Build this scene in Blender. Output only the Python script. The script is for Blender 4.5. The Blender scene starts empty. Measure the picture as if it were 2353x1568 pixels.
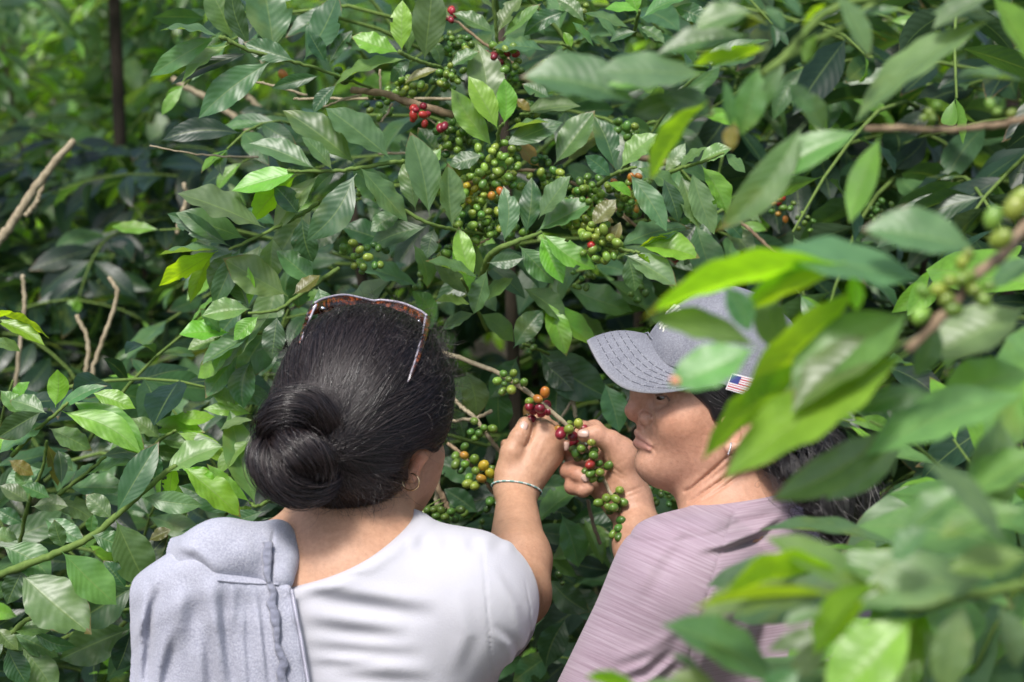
import bpy, math, numpy as np
from mathutils import Vector
R_ = math.radians
rng = np.random.default_rng(11)
scene = bpy.context.scene
COL = scene.collection

# ------------------------------------------------------------------ camera, sky, sun, exposure
PITCH = R_(12.0)
CAMP = np.array([0.0, 0.0, 1.95])
FOC = 65.0
KPX = 36.0 / FOC / 2353.0
cd = bpy.data.cameras.new("camera")
cam = bpy.data.objects.new("camera", cd)
COL.objects.link(cam)
cam.location = CAMP
cam.rotation_euler = (R_(90) - PITCH, 0, 0)
cd.lens = FOC
cd.sensor_width = 36.0
cd.clip_start = 0.05
cd.clip_end = 3000
cd.dof.use_dof = True
cd.dof.focus_distance = 2.2
cd.dof.aperture_fstop = 4.6
scene.camera = cam

SUN_EL, SUN_AZ = R_(60), R_(205)      # azimuth measured clockwise from +Y (the view direction)
w = bpy.data.worlds.new("World")
scene.world = w
w.use_nodes = True
nt = w.node_tree
bgn = nt.nodes["Background"]
sky = nt.nodes.new("ShaderNodeTexSky")
sky.sky_type = 'NISHITA'
sky.sun_disc = False
sky.sun_elevation = SUN_EL
sky.sun_rotation = SUN_AZ
sky.air_density = 1.0
sky.dust_density = 3.5
sky.ozone_density = 1.2
nt.links.new(sky.outputs[0], bgn.inputs[0])
bgn.inputs[1].default_value = 0.14
sd = bpy.data.lights.new("sun", 'SUN')
sun = bpy.data.objects.new("sun", sd)
COL.objects.link(sun)
sd.energy = 2.5
sd.angle = R_(12)
sd.color = (1.0, 0.965, 0.92)
sdir = Vector((math.sin(SUN_AZ) * math.cos(SUN_EL), math.cos(SUN_AZ) * math.cos(SUN_EL), math.sin(SUN_EL)))
sun.rotation_euler = sdir.to_track_quat('Z', 'Y').to_euler()
vs = scene.view_settings
vs.view_transform = 'Standard'
vs.look = 'None'
vs.gamma = 1.0
vs.exposure = 0.62
scene.render.engine = 'CYCLES'
cy = scene.cycles
cy.max_bounces = 7
cy.diffuse_bounces = 2
cy.glossy_bounces = 2
cy.transmission_bounces = 4
cy.transparent_max_bounces = 6
cy.sample_clamp_indirect = 6.0
cy.caustics_reflective = False
cy.caustics_refractive = False
cy.use_denoising = True
try:
    cy.denoiser = 'OPENIMAGEDENOISE'
    cy.denoising_input_passes = 'RGB_ALBEDO_NORMAL'
except Exception:
    pass

# ------------------------------------------------------------------ frame helpers
# measured points (px, py on a 2353-wide frame, metres of depth) become points in metres
CS, SN = math.cos(PITCH), math.sin(PITCH)
def Cf(px, py, d):
    return np.array([(px - 1176.5) * KPX * d, d, (784.0 - py) * KPX * d])
def toW(P):
    P = np.asarray(P, float)
    x, y, z = P[..., 0], P[..., 1], P[..., 2]
    return np.stack([x, CAMP[1] + y * CS + z * SN, CAMP[2] - y * SN + z * CS], -1)
def W(px, py, d):
    return toW(Cf(px, py, d))
def toPx(P):                                    # inverse, in the working frame
    d = P[..., 1]
    return P[..., 0] / (KPX * d) + 1176.5, 784.0 - P[..., 2] / (KPX * d)
UPC = np.array([0, -SN, CS])                    # world up in the working frame

# ------------------------------------------------------------------ object helpers
def tag(o, label=None, cat=None, group=None, kind=None):
    if label: o['label'] = label
    if cat: o['category'] = cat
    if group: o['group'] = group
    if kind: o['kind'] = kind
    return o
def link(name, data, parent=None):
    o = bpy.data.objects.new(name, data)
    COL.objects.link(o)
    if parent is not None:
        o.parent = parent
        o.matrix_parent_inverse = parent.matrix_basis.inverted()
    return o
def empty(name, loc):
    o = bpy.data.objects.new(name, None)
    COL.objects.link(o)
    o.location = loc
    o.empty_display_size = 0.05
    return o
def add_mesh(name, V, F, mat, parent=None, smooth=True, tint=None, uv=None, mats=None, midx=None):
    me = bpy.data.meshes.new(name)
    V = np.asarray(V, np.float32)
    if isinstance(F, np.ndarray):
        k = F.shape[1]
        me.vertices.add(len(V)); me.vertices.foreach_set('co', V.ravel())
        me.loops.add(F.size); me.loops.foreach_set('vertex_index', F.ravel().astype(np.int32))
        me.polygons.add(len(F))
        me.polygons.foreach_set('loop_start', np.arange(0, F.size, k, dtype=np.int32))
        me.update(calc_edges=True)
    else:
        me.from_pydata([tuple(v) for v in V], [], F)
    if tint is not None:
        a = me.attributes.new('tint', 'FLOAT_COLOR', 'POINT')
        t = np.ones((len(V), 4), np.float32); t[:, :tint.shape[1]] = tint
        a.data.foreach_set('color', t.ravel())
    if uv is not None:
        a = me.attributes.new('quv', 'FLOAT_VECTOR', 'POINT')
        t = np.zeros((len(V), 3), np.float32); t[:, :uv.shape[1]] = uv
        a.data.foreach_set('vector', t.ravel())
    for m in (mats or [mat]):
        me.materials.append(m)
    if midx is not None:
        me.polygons.foreach_set('material_index', np.asarray(midx, np.int32))
    if smooth:
        me.polygons.foreach_set('use_smooth', np.ones(len(me.polygons), bool))
    me.validate(clean_customdata=False)
    return link(name, me, parent)

class Buf:
    """collects several shapes into one mesh"""
    def __init__(s): s.V = []; s.F = []; s.n = 0; s.T = []
    def add(s, V, F, tint=None):
        V = np.asarray(V, float); s.V.append(V); s.F.append(np.asarray(F) + s.n); s.n += len(V)
        s.T.append(np.tile(np.array(tint if tint is not None else (1, 1, 1)), (len(V), 1)))
    def build(s, name, mat, parent=None, tint=False):
        return add_mesh(name, np.concatenate(s.V), np.concatenate(s.F), mat, parent,
                        tint=np.concatenate(s.T) if tint else None)

def catmull(pts, n):
    P = np.asarray(pts, float)
    P = np.vstack([2 * P[0] - P[1], P, 2 * P[-1] - P[-2]])
    out = []
    m = len(P) - 3
    for t in np.linspace(0, m - 1e-6, n):
        i = int(t); u = t - i
        a, b, c, d = P[i:i + 4]
        out.append(0.5 * (2 * b + (c - a) * u + (2 * a - 5 * b + 4 * c - d) * u * u + (3 * b - a - 3 * c + d) * u ** 3))
    return np.array(out)
def tube(path, rad, k=8, cap=True):
    P = np.asarray(path, float); n = len(P)
    r = np.broadcast_to(np.asarray(rad, float), (n,))
    T = np.gradient(P, axis=0); T /= np.linalg.norm(T, axis=1)[:, None] + 1e-12
    ref = np.array([0, 0, 1.0]) if abs(T[0][2]) < .9 else np.array([1.0, 0, 0])
    N = np.zeros_like(P)
    v = np.cross(T[0], ref)
    for i in range(n):
        v = v - T[i] * v.dot(T[i]); v /= np.linalg.norm(v) + 1e-12; N[i] = v
    B = np.cross(T, N)
    a = np.linspace(0, 2 * math.pi, k, endpoint=False)
    V = P[:, None] + r[:, None, None] * (np.cos(a)[None, :, None] * N[:, None] + np.sin(a)[None, :, None] * B[:, None])
    V = V.reshape(-1, 3)
    i = np.arange(n - 1)[:, None] * k; j = np.arange(k)[None]; j2 = (j + 1) % k
    F = np.stack([i + j, i + j2, i + k + j2, i + k + j], -1).reshape(-1, 4)
    if cap:
        V = np.vstack([V, P[0] - T[0] * r[0] * .4, P[-1] + T[-1] * r[-1] * .4])
        q = np.arange(k); q2 = (q + 1) % k; o = (n - 1) * k
        F = np.vstack([F, np.stack([q2, q, 0 * q + n * k, 0 * q + n * k], -1), np.stack([o + q, o + q2, 0 * q + n * k + 1, 0 * q + n * k + 1], -1)])
    return V, F
def fix_quads(F):                              # quads that repeat a vertex -> list of tris/quads
    return [tuple(dict.fromkeys(f)) for f in F.tolist()]

# ------------------------------------------------------------------ materials
def mat(name):
    m = bpy.data.materials.new(name); m.use_nodes = True
    nt = m.node_tree
    return m, nt, nt.nodes, nt.links, nt.nodes['Principled BSDF']
def nd(nt, t, **kw):
    n = nt.nodes.new(t)
    for k, v in kw.items():
        if k.startswith('i_'):
            key = k[2:]
            n.inputs[int(key) if key.isdigit() else key.replace('_', ' ')].default_value = v
        else:
            setattr(n, k, v)
    return n
def mth(nt, op, a, b=None, c=None, clamp=False):
    n = nt.nodes.new('ShaderNodeMath'); n.operation = op; n.use_clamp = clamp
    for i, v in enumerate((a, b, c)):
        if v is None: continue
        if isinstance(v, (int, float)): n.inputs[i].default_value = v
        else: nt.links.new(v, n.inputs[i])
    return n.outputs[0]
def mixc(nt, f, a, b, bt='MIX'):
    n = nt.nodes.new('ShaderNodeMix'); n.data_type = 'RGBA'; n.blend_type = bt
    for i, v in ((0, f), (6, a), (7, b)):
        if isinstance(v, (int, float)): n.inputs[i].default_value = v
        elif isinstance(v, tuple): n.inputs[i].default_value = (*v, 1)
        else: nt.links.new(v, n.inputs[i])
    return n.outputs[2]
def ramp(nt, f, stops):
    n = nt.nodes.new('ShaderNodeValToRGB')
    e = n.color_ramp.elements
    while len(e) < len(stops): e.new(.5)
    for x, (p, c) in zip(e, stops):
        x.position = p; x.color = (*c, 1) if len(c) == 3 else c
    nt.links.new(f, n.inputs[0])
    return n.outputs[0]
def noise(nt, scale, detail=3, rough=.5, vec=None):
    n = nd(nt, 'ShaderNodeTexNoise', i_Scale=scale, i_Detail=detail, i_Roughness=rough)
    if vec is None:
        vec = nd(nt, 'ShaderNodeTexCoord').outputs['Object']
    nt.links.new(vec, n.inputs['Vector'])
    return n.outputs[0]
def bump(nt, h, bsdf, strength=.3, dist=.002):
    b = nd(nt, 'ShaderNodeBump', i_Strength=strength, i_Distance=dist)
    nt.links.new(h, b.inputs['Height'])
    nt.links.new(b.outputs[0], bsdf.inputs['Normal'])

# ------------------------------------------------------------------ distance-field modelling
def smin(a, b, k):
    h = np.maximum(k - np.abs(a - b), 0) / k
    return np.minimum(a, b) - h * h * k * .25
def smax(a, b, k):
    return -smin(-a, -b, k)
def s_cone(P, a, b, ra, rb):
    ba = b - a; pa = P - a
    t = np.clip(pa @ ba / (ba @ ba), 0, 1)
    return np.linalg.norm(pa - t[:, None] * ba, axis=1) - (ra + t * (rb - ra))
def s_ell(P, c, r, M=None):
    q = P - c
    if M is not None: q = q @ M
    k0 = np.linalg.norm(q / r, axis=1); k1 = np.linalg.norm(q / (r * r), axis=1)
    return k0 * (k0 - 1) / (k1 + 1e-9)
class Sdf:
    """list of smooth-blended shapes given by measured points"""
    def __init__(s): s.ops = []
    def cone(s, a, ra, b, rb, k=.02, sub=False):
        s.ops.append(('c', Cf(*a), Cf(*b), ra, rb, k, sub)); return s
    def chain(s, pts, rads, k=.01):
        for i in range(len(pts) - 1):
            s.cone(pts[i], rads[i], pts[i + 1], rads[i + 1], k if i == 0 else min(k, .006))
        return s
    def ell(s, c, rx, ry, rz, k=.02, rot=0, sub=False):      # rx, rz in measured px, ry in metres; rot in image plane
        m = KPX * c[2]; M = None
        if rot:
            a = R_(rot); M = np.array([[math.cos(a), 0, math.sin(a)], [0, 1, 0], [-math.sin(a), 0, math.cos(a)]]).T
        s.ops.append(('e', Cf(*c), np.array([rx * m, ry, rz * m]), M, k, sub)); return s
    def __call__(s, P):
        f = None
        for o in s.ops:
            if o[0] == 'c': d = s_cone(P, o[1], o[2], o[3], o[4])
            else: d = s_ell(P, o[1], o[2], o[3])
            k, sub = o[-2], o[-1]
            if f is None: f = d
            elif sub: f = smax(f, -d, k)
            else: f = smin(f, d, k)
        return f
def grad(f, P, e=4e-4):
    g = np.stack([f(P + v) - f(P - v) for v in (np.array([e, 0, 0]), np.array([0, e, 0]), np.array([0, 0, e]))], -1) / (2 * e)
    return g
def project(f, P, it=2):
    for _ in range(it):
        g = grad(f, P); n2 = (g * g).sum(1) + 1e-6
        s = np.clip(f(P) / n2, -.004, .004)
        P = P - s[:, None] * g
    return P
def surface(f, lo, hi, h, blk=5, newton=2):
    """surface nets over a narrow band of the field f"""
    lo, hi = np.minimum(lo, hi), np.maximum(lo, hi)
    nb = np.ceil((hi - lo) / (h * blk)).astype(int) + 1
    gx = [lo[i] + (np.arange(nb[i]) + .5) * h * blk for i in range(3)]
    cc = np.stack(np.meshgrid(*gx, indexing='ij'), -1).reshape(-1, 3)
    fc = np.concatenate([f(c) for c in np.array_split(cc, max(1, len(cc) // 200000))]).reshape(nb)
    N = nb * blk
    G = np.repeat(np.repeat(np.repeat(fc, blk, 0), blk, 1), blk, 2).astype(np.float32)
    sel = np.argwhere(np.abs(fc) < h * blk * 1.9)
    o = np.stack(np.meshgrid(*[np.arange(blk)] * 3, indexing='ij'), -1).reshape(-1, 3)
    for ch in np.array_split(sel, max(1, len(sel) // 3000)):
        idx = (ch[:, None] * blk + o[None]).reshape(-1, 3)
        G[idx[:, 0], idx[:, 1], idx[:, 2]] = f(lo + (idx + .5) * h)
    S = G < 0
    cnt = np.zeros(N - 1, np.int8)
    for dx in (0, 1):
        for dy in (0, 1):
            for dz in (0, 1):
                cnt += S[dx:N[0] - 1 + dx, dy:N[1] - 1 + dy, dz:N[2] - 1 + dz]
    cells = np.argwhere((cnt > 0) & (cnt < 8))
    vid = np.full(N - 1, -1, np.int32)
    vid[cells[:, 0], cells[:, 1], cells[:, 2]] = np.arange(len(cells))
    acc = np.zeros((len(cells), 3)); n = np.zeros(len(cells))
    cor = [(a, b, c) for a in (0, 1) for b in (0, 1) for c in (0, 1)]
    val = {c: G[cells[:, 0] + c[0], cells[:, 1] + c[1], cells[:, 2] + c[2]] for c in cor}
    for a in cor:
        for ax in range(3):
            if a[ax] == 0:
                b = list(a); b[ax] = 1; b = tuple(b)
                va, vb = val[a], val[b]
                m = (va < 0) != (vb < 0)
                t = np.where(m, va / np.where(m, va - vb, 1), 0)
                p = np.tile(np.array(a, float), (len(cells), 1)); p[:, ax] += t
                acc += p * m[:, None]; n += m
    V = lo + (cells + acc / n[:, None] + .5) * h
    quads = []
    for ax in range(3):
        a1, a2 = (ax + 1) % 3, (ax + 2) % 3
        sl0 = [slice(1, -1)] * 3; sl1 = [slice(1, -1)] * 3
        s0 = np.take(S, np.arange(N[ax] - 1), ax); s1 = np.take(S, np.arange(1, N[ax]), ax)
        e = np.argwhere(s0 != s1)
        e = e[(e[:, a1] > 0) & (e[:, a2] > 0) & (e[:, a1] < N[a1] - 1) & (e[:, a2] < N[a2] - 1)]
        u = np.zeros(3, int); u[a1] = 1; v = np.zeros(3, int); v[a2] = 1
        ix = lambda q: vid[q[:, 0], q[:, 1], q[:, 2]]
        q = np.stack([ix(e - u - v), ix(e - v), ix(e), ix(e - u)], 1)
        fl = s0[e[:, 0], e[:, 1], e[:, 2]]
        q[~fl] = q[~fl][:, ::-1]
        quads.append(q)
    Q = np.concatenate(quads); Q = Q[(Q >= 0).all(1)]
    if newton:
        V0 = V.copy()
        for _ in range(newton):
            V = project(f, V, 1)
        V = np.where(np.linalg.norm(V - V0, axis=1)[:, None] < 1.5 * h, V, V0)
    return V, Q
def seg_dist(px, py, pts):
    """distance to and position along a measured polyline"""
    best = np.full(px.shape, 1e9); sgn = np.zeros(px.shape); tt = np.zeros(px.shape)
    L = sum(math.dist(pts[i], pts[i + 1]) for i in range(len(pts) - 1)); acc = 0
    for i in range(len(pts) - 1):
        (x0, y0), (x1, y1) = pts[i], pts[i + 1]
        ex, ey = x1 - x0, y1 - y0; l2 = ex * ex + ey * ey
        t = np.clip(((px - x0) * ex + (py - y0) * ey) / l2, 0, 1)
        dx, dy = px - x0 - t * ex, py - y0 - t * ey
        d = np.hypot(dx, dy); m = d < best
        best = np.where(m, d, best); sgn = np.where(m, np.sign(ex * dy - ey * dx), sgn)
        tt = np.where(m, (acc + t * math.sqrt(l2)) / L, tt); acc += math.sqrt(l2)
    return best, sgn, tt
def crease(px, py, pts, sig, amp):
    """a fold: raised on one side of the line, sunk on the other"""
    d, s, t = seg_dist(px, py, pts)
    q = d * s / sig
    return amp * q * np.exp(.5 - .5 * q * q) * np.sin(np.clip(t, 0, 1) * math.pi) ** .9
def groove(px, py, pts, sig, amp):
    d, s, t = seg_dist(px, py, pts)
    return amp * np.exp(-(d / sig) ** 2) * np.sin(np.clip(t, 0, 1) * math.pi) ** .5

# ================================================================== PEOPLE
def skin_mat():
    m, nt, N, L, b = mat('skin')
    at = nd(nt, 'ShaderNodeAttribute', attribute_name='tint')
    n1 = noise(nt, 55, 4, .6)
    c = mixc(nt, 1.0, at.outputs[0], ramp(nt, n1, [(.25, (.88, .84, .81)), (.5, (1, .98, .97)), (.75, (1.06, 1.06, 1.05))]), 'MULTIPLY')
    n2 = noise(nt, 420, 2, .5)
    c = mixc(nt, 1.0, c, ramp(nt, n2, [(.64, (1, 1, 1)), (.74, (.86, .78, .72))]), 'MULTIPLY')
    n4 = noise(nt, 190, 3, .6)
    c = mixc(nt, 1.0, c, ramp(nt, n4, [(.30, (.90, .86, .84)), (.7, (1.06, 1.05, 1.05))]), 'MULTIPLY')
    L.new(c, b.inputs['Base Color'])
    b.inputs['Roughness'].default_value = .44
    b.inputs['Specular IOR Level'].default_value = .42
    b.inputs['Subsurface Weight'].default_value = .12
    b.inputs['Subsurface Radius'].default_value = (.012, .005, .003)
    b.inputs['Subsurface Scale'].default_value = 1.0
    n3 = noise(nt, 650, 4, .7)
    bump(nt, mth(nt, 'ADD', n3, mth(nt, 'MULTIPLY', n4, 1.5)), b, .30, .0013)
    L.new(mth(nt, 'MULTIPLY_ADD', n4, .25, .34), b.inputs['Roughness'])
    return m
def cloth_mat(name, col, col2, scale=900, bs=.35, rough=.95, fleck=None):
    m, nt, N, L, b = mat(name)
    n1 = noise(nt, 18, 4, .6)
    c = mixc(nt, ramp(nt, n1, [(.35, (0, 0, 0)), (.65, (1, 1, 1))]), col, col2)
    n2 = noise(nt, scale, 2, .7)
    if fleck:
        c = mixc(nt, ramp(nt, n2, [(.42, (0, 0, 0)), (.62, (1, 1, 1))]), c, fleck)
    L.new(c, b.inputs['Base Color'])
    b.inputs['Roughness'].default_value = rough
    b.inputs['Specular IOR Level'].default_value = .15
    b.inputs['Sheen Weight'].default_value = .25
    b.inputs['Sheen Roughness'].default_value = .5
    n3 = noise(nt, scale * .55, 3, .7)
    bump(nt, mth(nt, 'ADD', n2, n3), b, bs, .0015)
    return m
def plain_mat(name, col, rough=.5, metal=0., spec=.5, trans=0.):
    m, nt, N, L, b = mat(name)
    b.inputs['Base Color'].default_value = (*col, 1)
    b.inputs['Roughness'].default_value = rough
    b.inputs['Metallic'].default_value = metal
    b.inputs['Specular IOR Level'].default_value = spec
    b.inputs['Transmission Weight'].default_value = trans
    return m
def hair_mat(name, col, col2, rough=.34):
    m, nt, N, L, b = mat(name)
    hi = nd(nt, 'ShaderNodeHairInfo')
    c = mixc(nt, hi.outputs['Random'], col, col2)
    L.new(c, b.inputs['Base Color'])
    L.new(mth(nt, 'MULTIPLY_ADD', hi.outputs['Random'], .22, rough - .14), b.inputs['Roughness'])
    b.inputs['Specular IOR Level'].default_value = .58
    return m
M_SKIN = skin_mat()
M_SHIRT = cloth_mat('white_jersey', (.455, .455, .498), (.475, .475, .512), 700, .22)
M_HOODIE = cloth_mat('grey_fleece', (.30, .31, .38), (.35, .36, .43), 520, .5, fleck=(.43, .44, .51))
M_HAIR = hair_mat('black_hair', (.005, .004, .005), (.034, .024, .024))
M_HAIRD = hair_mat('black_hair_under', (.006, .005, .006), (.010, .009, .010), .5)
M_GREYHAIR = hair_mat('grey_hair', (.16, .15, .15), (.34, .32, .31), .4)
M_GOLD = plain_mat('gold', (.80, .58, .33), .22, 1.0)
M_SILVER = plain_mat('silver', (.78, .78, .80), .2, 1.0)
M_NAIL = plain_mat('nail', (.60, .40, .33), .25, 0, .5)
M_NAILR = plain_mat('nail_plain', (.50, .34, .28), .28, 0, .5)

def skin_tint(V, base, spots):
    """pigment differences of skin: lips, cheeks, knuckles"""
    t = np.tile(np.array(base, float), (len(V), 1))
    for (c, r, col, amt) in spots:
        d = np.linalg.norm((V - Cf(*c)) / np.array(r), axis=1)
        wgt = np.clip(1.35 - d, 0, 1)[:, None] * amt
        t = t * (1 - wgt) + np.array(col) * wgt
    return t

def hair_curves(name, mats, P, radius, parent, tip=.25, midx=None):
    """P: (n strands, k points, 3) in metres, one curves object"""
    n, k = P.shape[:2]
    h = bpy.data.hair_curves.new(name)
    h.add_curves([k] * n)
    h.attributes['position'].data.foreach_set('vector', P.reshape(-1).astype(np.float32))
    r = h.attributes.get('radius') or h.attributes.new('radius', 'FLOAT', 'POINT')
    prof = radius * (1 - (1 - tip) * np.linspace(0, 1, k) ** 2)
    rr = np.broadcast_to(prof if np.ndim(radius) == 0 else np.asarray(radius)[:, None] * (1 - (1 - tip) * np.linspace(0, 1, k) ** 2), (n, k))
    r.data.foreach_set('value', np.ascontiguousarray(rr, dtype=np.float32).ravel())
    h.materials.append(mats)
    return link(name, h, parent)

def onto(f, px, py, d0, d1, off=.001, n=60):
    """first point of the field along a measured direction"""
    ds = np.linspace(d0, d1, n)
    P = np.stack([Cf(px, py, d) for d in ds])
    v = f(P) - off
    i = np.argmax(v < 0) if (v < 0).any() else n - 1
    if i > 0:
        t = v[i - 1] / (v[i - 1] - v[i] + 1e-12); return P[i - 1] * (1 - t) + P[i] * t
    return P[i]

def nail(f, px, py, d0, d1, tip, ln, wd, parent, mt):
    """a thin curved plate on the finger surface, pointing to the measured tip"""
    center = onto(f, px, py, d0, d1, .0002, 80)
    up = grad(f, center[None], 2e-3)[0]; up /= np.linalg.norm(up); center = center + up * .0007
    ax = Cf(tip[0], tip[1], center[1]) - center; ax = ax - up * up.dot(ax)
    ax = ax / np.linalg.norm(ax); up = up - ax * up.dot(ax); up /= np.linalg.norm(up); sd = np.cross(ax, up)
    V = []; F = []
    for i in range(9):
        for j in range(7):
            u = i / 8 * 2 - 1; v = j / 6 * 2 - 1
            s = math.sqrt(max(0, 1 - .75 * u ** 4))
            V.append(center + ax * u * ln * .5 + sd * v * wd * .5 * s - up * (.18 * wd * v * v + .06 * ln * u * u))
    for i in range(8):
        for j in range(6):
            a = i * 7 + j; F.append((a, a + 1, a + 8, a + 7))
    o = add_mesh('fingernail', toW(np.array(V)), np.array(F), mt, parent)
    s = o.modifiers.new('thick', 'SOLIDIFY'); s.thickness = .0007
    return o

# ------------------------------------------------------------------ the picker with the bun
DH = 2.10
sk = Sdf()
sk.ell((838, 905, DH), 172, .092, 196)
sk.ell((895, 1050, 2.17), 112, .062, 138, .03)                 # face and jaw, turned away to the right
sk.cone((985, 1045, 2.165), .012, (940, 1165, 2.20), .014, .03)
sk.cone((1000, 985, 2.24), .010, (985, 1050, 2.275), .012, .02)  # nose, on the far side
sk.cone((960, 1098, 2.262), .010, (930, 1105, 2.262), .008, .015)
sk.cone((815, 1090, 2.13), .054, (800, 1290, 2.08), .062, .03)   # neck
# ear seen from behind
sk.cone((988, 1003, 2.095), .0045, (966, 1045, 2.075), .0085, .006)
sk.cone((966, 1045, 2.075), .0085, (948, 1085, 2.08), .0075, .006)
sk.cone((948, 1085, 2.08), .0070, (945, 1098, 2.08), .0055, .006)
TL = Sdf()
TL.cone((470, 1378, 2.06), .064, (800, 1350, 2.08), .074)
TL.cone((800, 1350, 2.08), .074, (1075, 1375, 2.05), .058)
TL.cone((800, 1200, 2.11), .052, (800, 1340, 2.08), .080, .05)
TL.cone((850, 1245, 2.10), .036, (1040, 1345, 2.06), .046, .03)
TL.cone((750, 1245, 2.10), .036, (560, 1345, 2.07), .050, .04)
TL.ell((790, 1610, 2.11), 335, .120, 330, .05)
TL.ell((620, 1500, 2.03), 110, .035, 130, .05)
TL.ell((960, 1500, 2.03), 110, .035, 130, .05)
TL.ell((790, 2000, 2.19), 290, .105, 430, .06)
TL.ell((790, 2420, 2.30), 330, .125, 330, .06)
armL = Sdf()
armL.cone((1085, 1385, 2.05), .050, (1188, 1365, 2.25), .038)
armL.cone((1188, 1365, 2.25), .038, (1190, 1285, 2.29), .0385, .02)
armL.cone((1190, 1285, 2.29), .0385, (1186, 1130, 2.40), .0235, .02)
hd = Sdf()
for a, ra, b, rb in (((1178, 1118, 2.405), .0210, (1236, 995, 2.425), .0150), ((1184, 1120, 2.40), .0215, (1252, 1000, 2.42), .0150),
                     ((1190, 1122, 2.40), .0210, (1266, 1020, 2.42), .0145), ((1192, 1124, 2.405), .020, (1268, 1050, 2.425), .0135)):
    hd.cone(a, ra, b, rb, .018)
hd.chain([(1238, 990, 2.427), (1247, 972, 2.455), (1236, 968, 2.468), (1222, 966, 2.462)], [.0135, .0110, .0095, .0080], .010)
hd.chain([(1256, 1000, 2.425), (1268, 988, 2.462), (1215, 990, 2.482), (1185, 1000, 2.455)], [.013, .0105, .0095, .0080], .008)
hd.chain([(1268, 1022, 2.425), (1279, 1018, 2.462), (1215, 1018, 2.486), (1163, 1023, 2.455)], [.0125, .0105, .0095, .0080], .008)
hd.chain([(1270, 1048, 2.428), (1277, 1048, 2.462), (1225, 1050, 2.48), (1175, 1052, 2.46)], [.012, .0095, .0085, .0070], .008)
hd.chain([(1170, 1085, 2.402), (1177, 1040, 2.400), (1192, 1007, 2.402), (1206, 975, 2.410)], [.0190, .0148, .0118, .0100], .007)
def body_left(P):
    f = smin(sk(P), TL(P), .04)
    f = smin(f, smin(armL(P), hd(P), .012), .03)
    px, py = toPx(P)
    f += groove(px, py, [(1228, 968), (1222, 1000), (1205, 1032)], 3.5, .0026) * (P[:, 1] > 2.37)
    f += groove(px, py, [(1188, 1000), (1200, 1008), (1214, 1010)], 2.5, .0008) * (P[:, 1] > 2.37)
    bk = (P[:, 1] > 2.37) * 1.0
    for c, s_, a in ([(1244, 1000), (1222, 1060)], 7, .0010), ([(1258, 1018), (1228, 1080)], 7, .0010), ([(1265, 1040), (1232, 1095)], 6, .0008):
        f += groove(px, py, c, s_, a) * bk
    f -= (.0012 * np.exp(-((px - 1262) ** 2 + (py - 1000) ** 2) / 90) + .0010 * np.exp(-((px - 1272) ** 2 + (py - 1026) ** 2) / 70)) * bk
    return f
person_left = empty('person', tuple(toW(Cf(790, 2420, 2.30)) * np.array([1, 1, 0])))
tag(person_left, 'woman with a low dark bun and white t-shirt, seen from behind, right arm raised', 'person', 'coffee pickers')
V, Q = surface(body_left, Cf(330, 2750, 1.9), Cf(1330, 690, 2.0) * np.array([1, 1, 1]) + np.array([0.03, .55, .06]), .0026)
tn = skin_tint(V, (.50, .295, .190), [((962, 1050, 2.075), (.012, .02, .03), (.55, .23, .15), .8), ((985, 1085, 2.15), (.05, .06, .06), (.50, .285, .205), .8),
                                      ((1206, 990, 2.43), (.012, .02, .02), (.55, .33, .23), .6), ((1270, 1035, 2.42), (.015, .02, .025), (.48, .25, .155), .6)])
body1 = add_mesh('body', toW(V), Q, M_SKIN, person_left, tint=tn)
nail(body_left, 1204, 978, 2.37, 2.43, (1211, 955), .0135, .0112, person_left, M_NAIL)

# ---- white t-shirt
sl = Sdf()
sl.cone((1085, 1388, 2.05), .069, (1112, 1412, 2.20), .063)
CL = [[(668, 1338), (757, 1364), (930, 1392), (1010, 1398)], [(690, 1424), (800, 1440), (940, 1455)], [(690, 1475), (860, 1492), (975, 1497)],
      [(760, 1545), (880, 1550), (1000, 1556)], [(700, 1588), (900, 1600)], [(672, 1330), (760, 1312), (900, 1262)], [(668, 1334), (740, 1328), (850, 1312)],
      [(700, 1520), (790, 1524), (880, 1520)]]
CA = [(19, .0054), (18, .0042), (15, .0026), (17, .0034), (19, .0028), (9, .0028), (7, .0022), (11, .0016)]
n_cut = np.array([-.37, -.20, .93]); n_cut /= np.linalg.norm(n_cut)
p_cut = Cf(790, 1279, 2.03)
def neck_cut(P):
    px, _ = toPx(P)
    return (P - p_cut) @ n_cut + .004 * np.sin((px - 660) / 85.0)
def shirt_left(P):
    t = smin(TL(P) - .0085, sl(P), .035)
    px, py = toPx(P)
    back = (P[:, 1] < 2.16)
    for c, (s, a) in zip(CL, CA):
        t -= crease(px, py, c, s, -a) * back
    # sleeve seam and soft sleeve folds
    t += groove(px, py, [(1108, 1255), (1118, 1370), (1126, 1480), (1130, 1570)], 3.0, .0016) * back
    t -= crease(px, py, [(1135, 1300), (1190, 1390), (1215, 1500)], 10, .0018) * back
    t -= crease(px, py, [(1060, 1360), (1085, 1460), (1045, 1560)], 16, .0018) * back
    t += groove(px, py, [(1206, 1330), (1219, 1400), (1219, 1470), (1200, 1530)], 2.5, .0012) * back
    t -= crease(px, py, [(1130, 1440), (1175, 1480), (1190, 1540)], 9, .0022) * back
    # ripples where the cloth bunches over the far shoulder
    t += .0016 * np.sin(px / 9.0) * np.exp(-((py - 1250) / 18) ** 2) * (px > 930) * (px < 1190)
    c = neck_cut(P)
    t -= .0022 * np.exp(-((c + .006) / .006) ** 2)
    t = smax(t, c, .004)
    t = smax(t, (P[:, 1] - 2.215) + .25 * (P[:, 0] - Cf(1112, 0, 2.2)[0]) - 10 * (px < 1050), .004)   # sleeve end
    t = smax(t, py_cut(P, 2560), .01)
    return t
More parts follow.
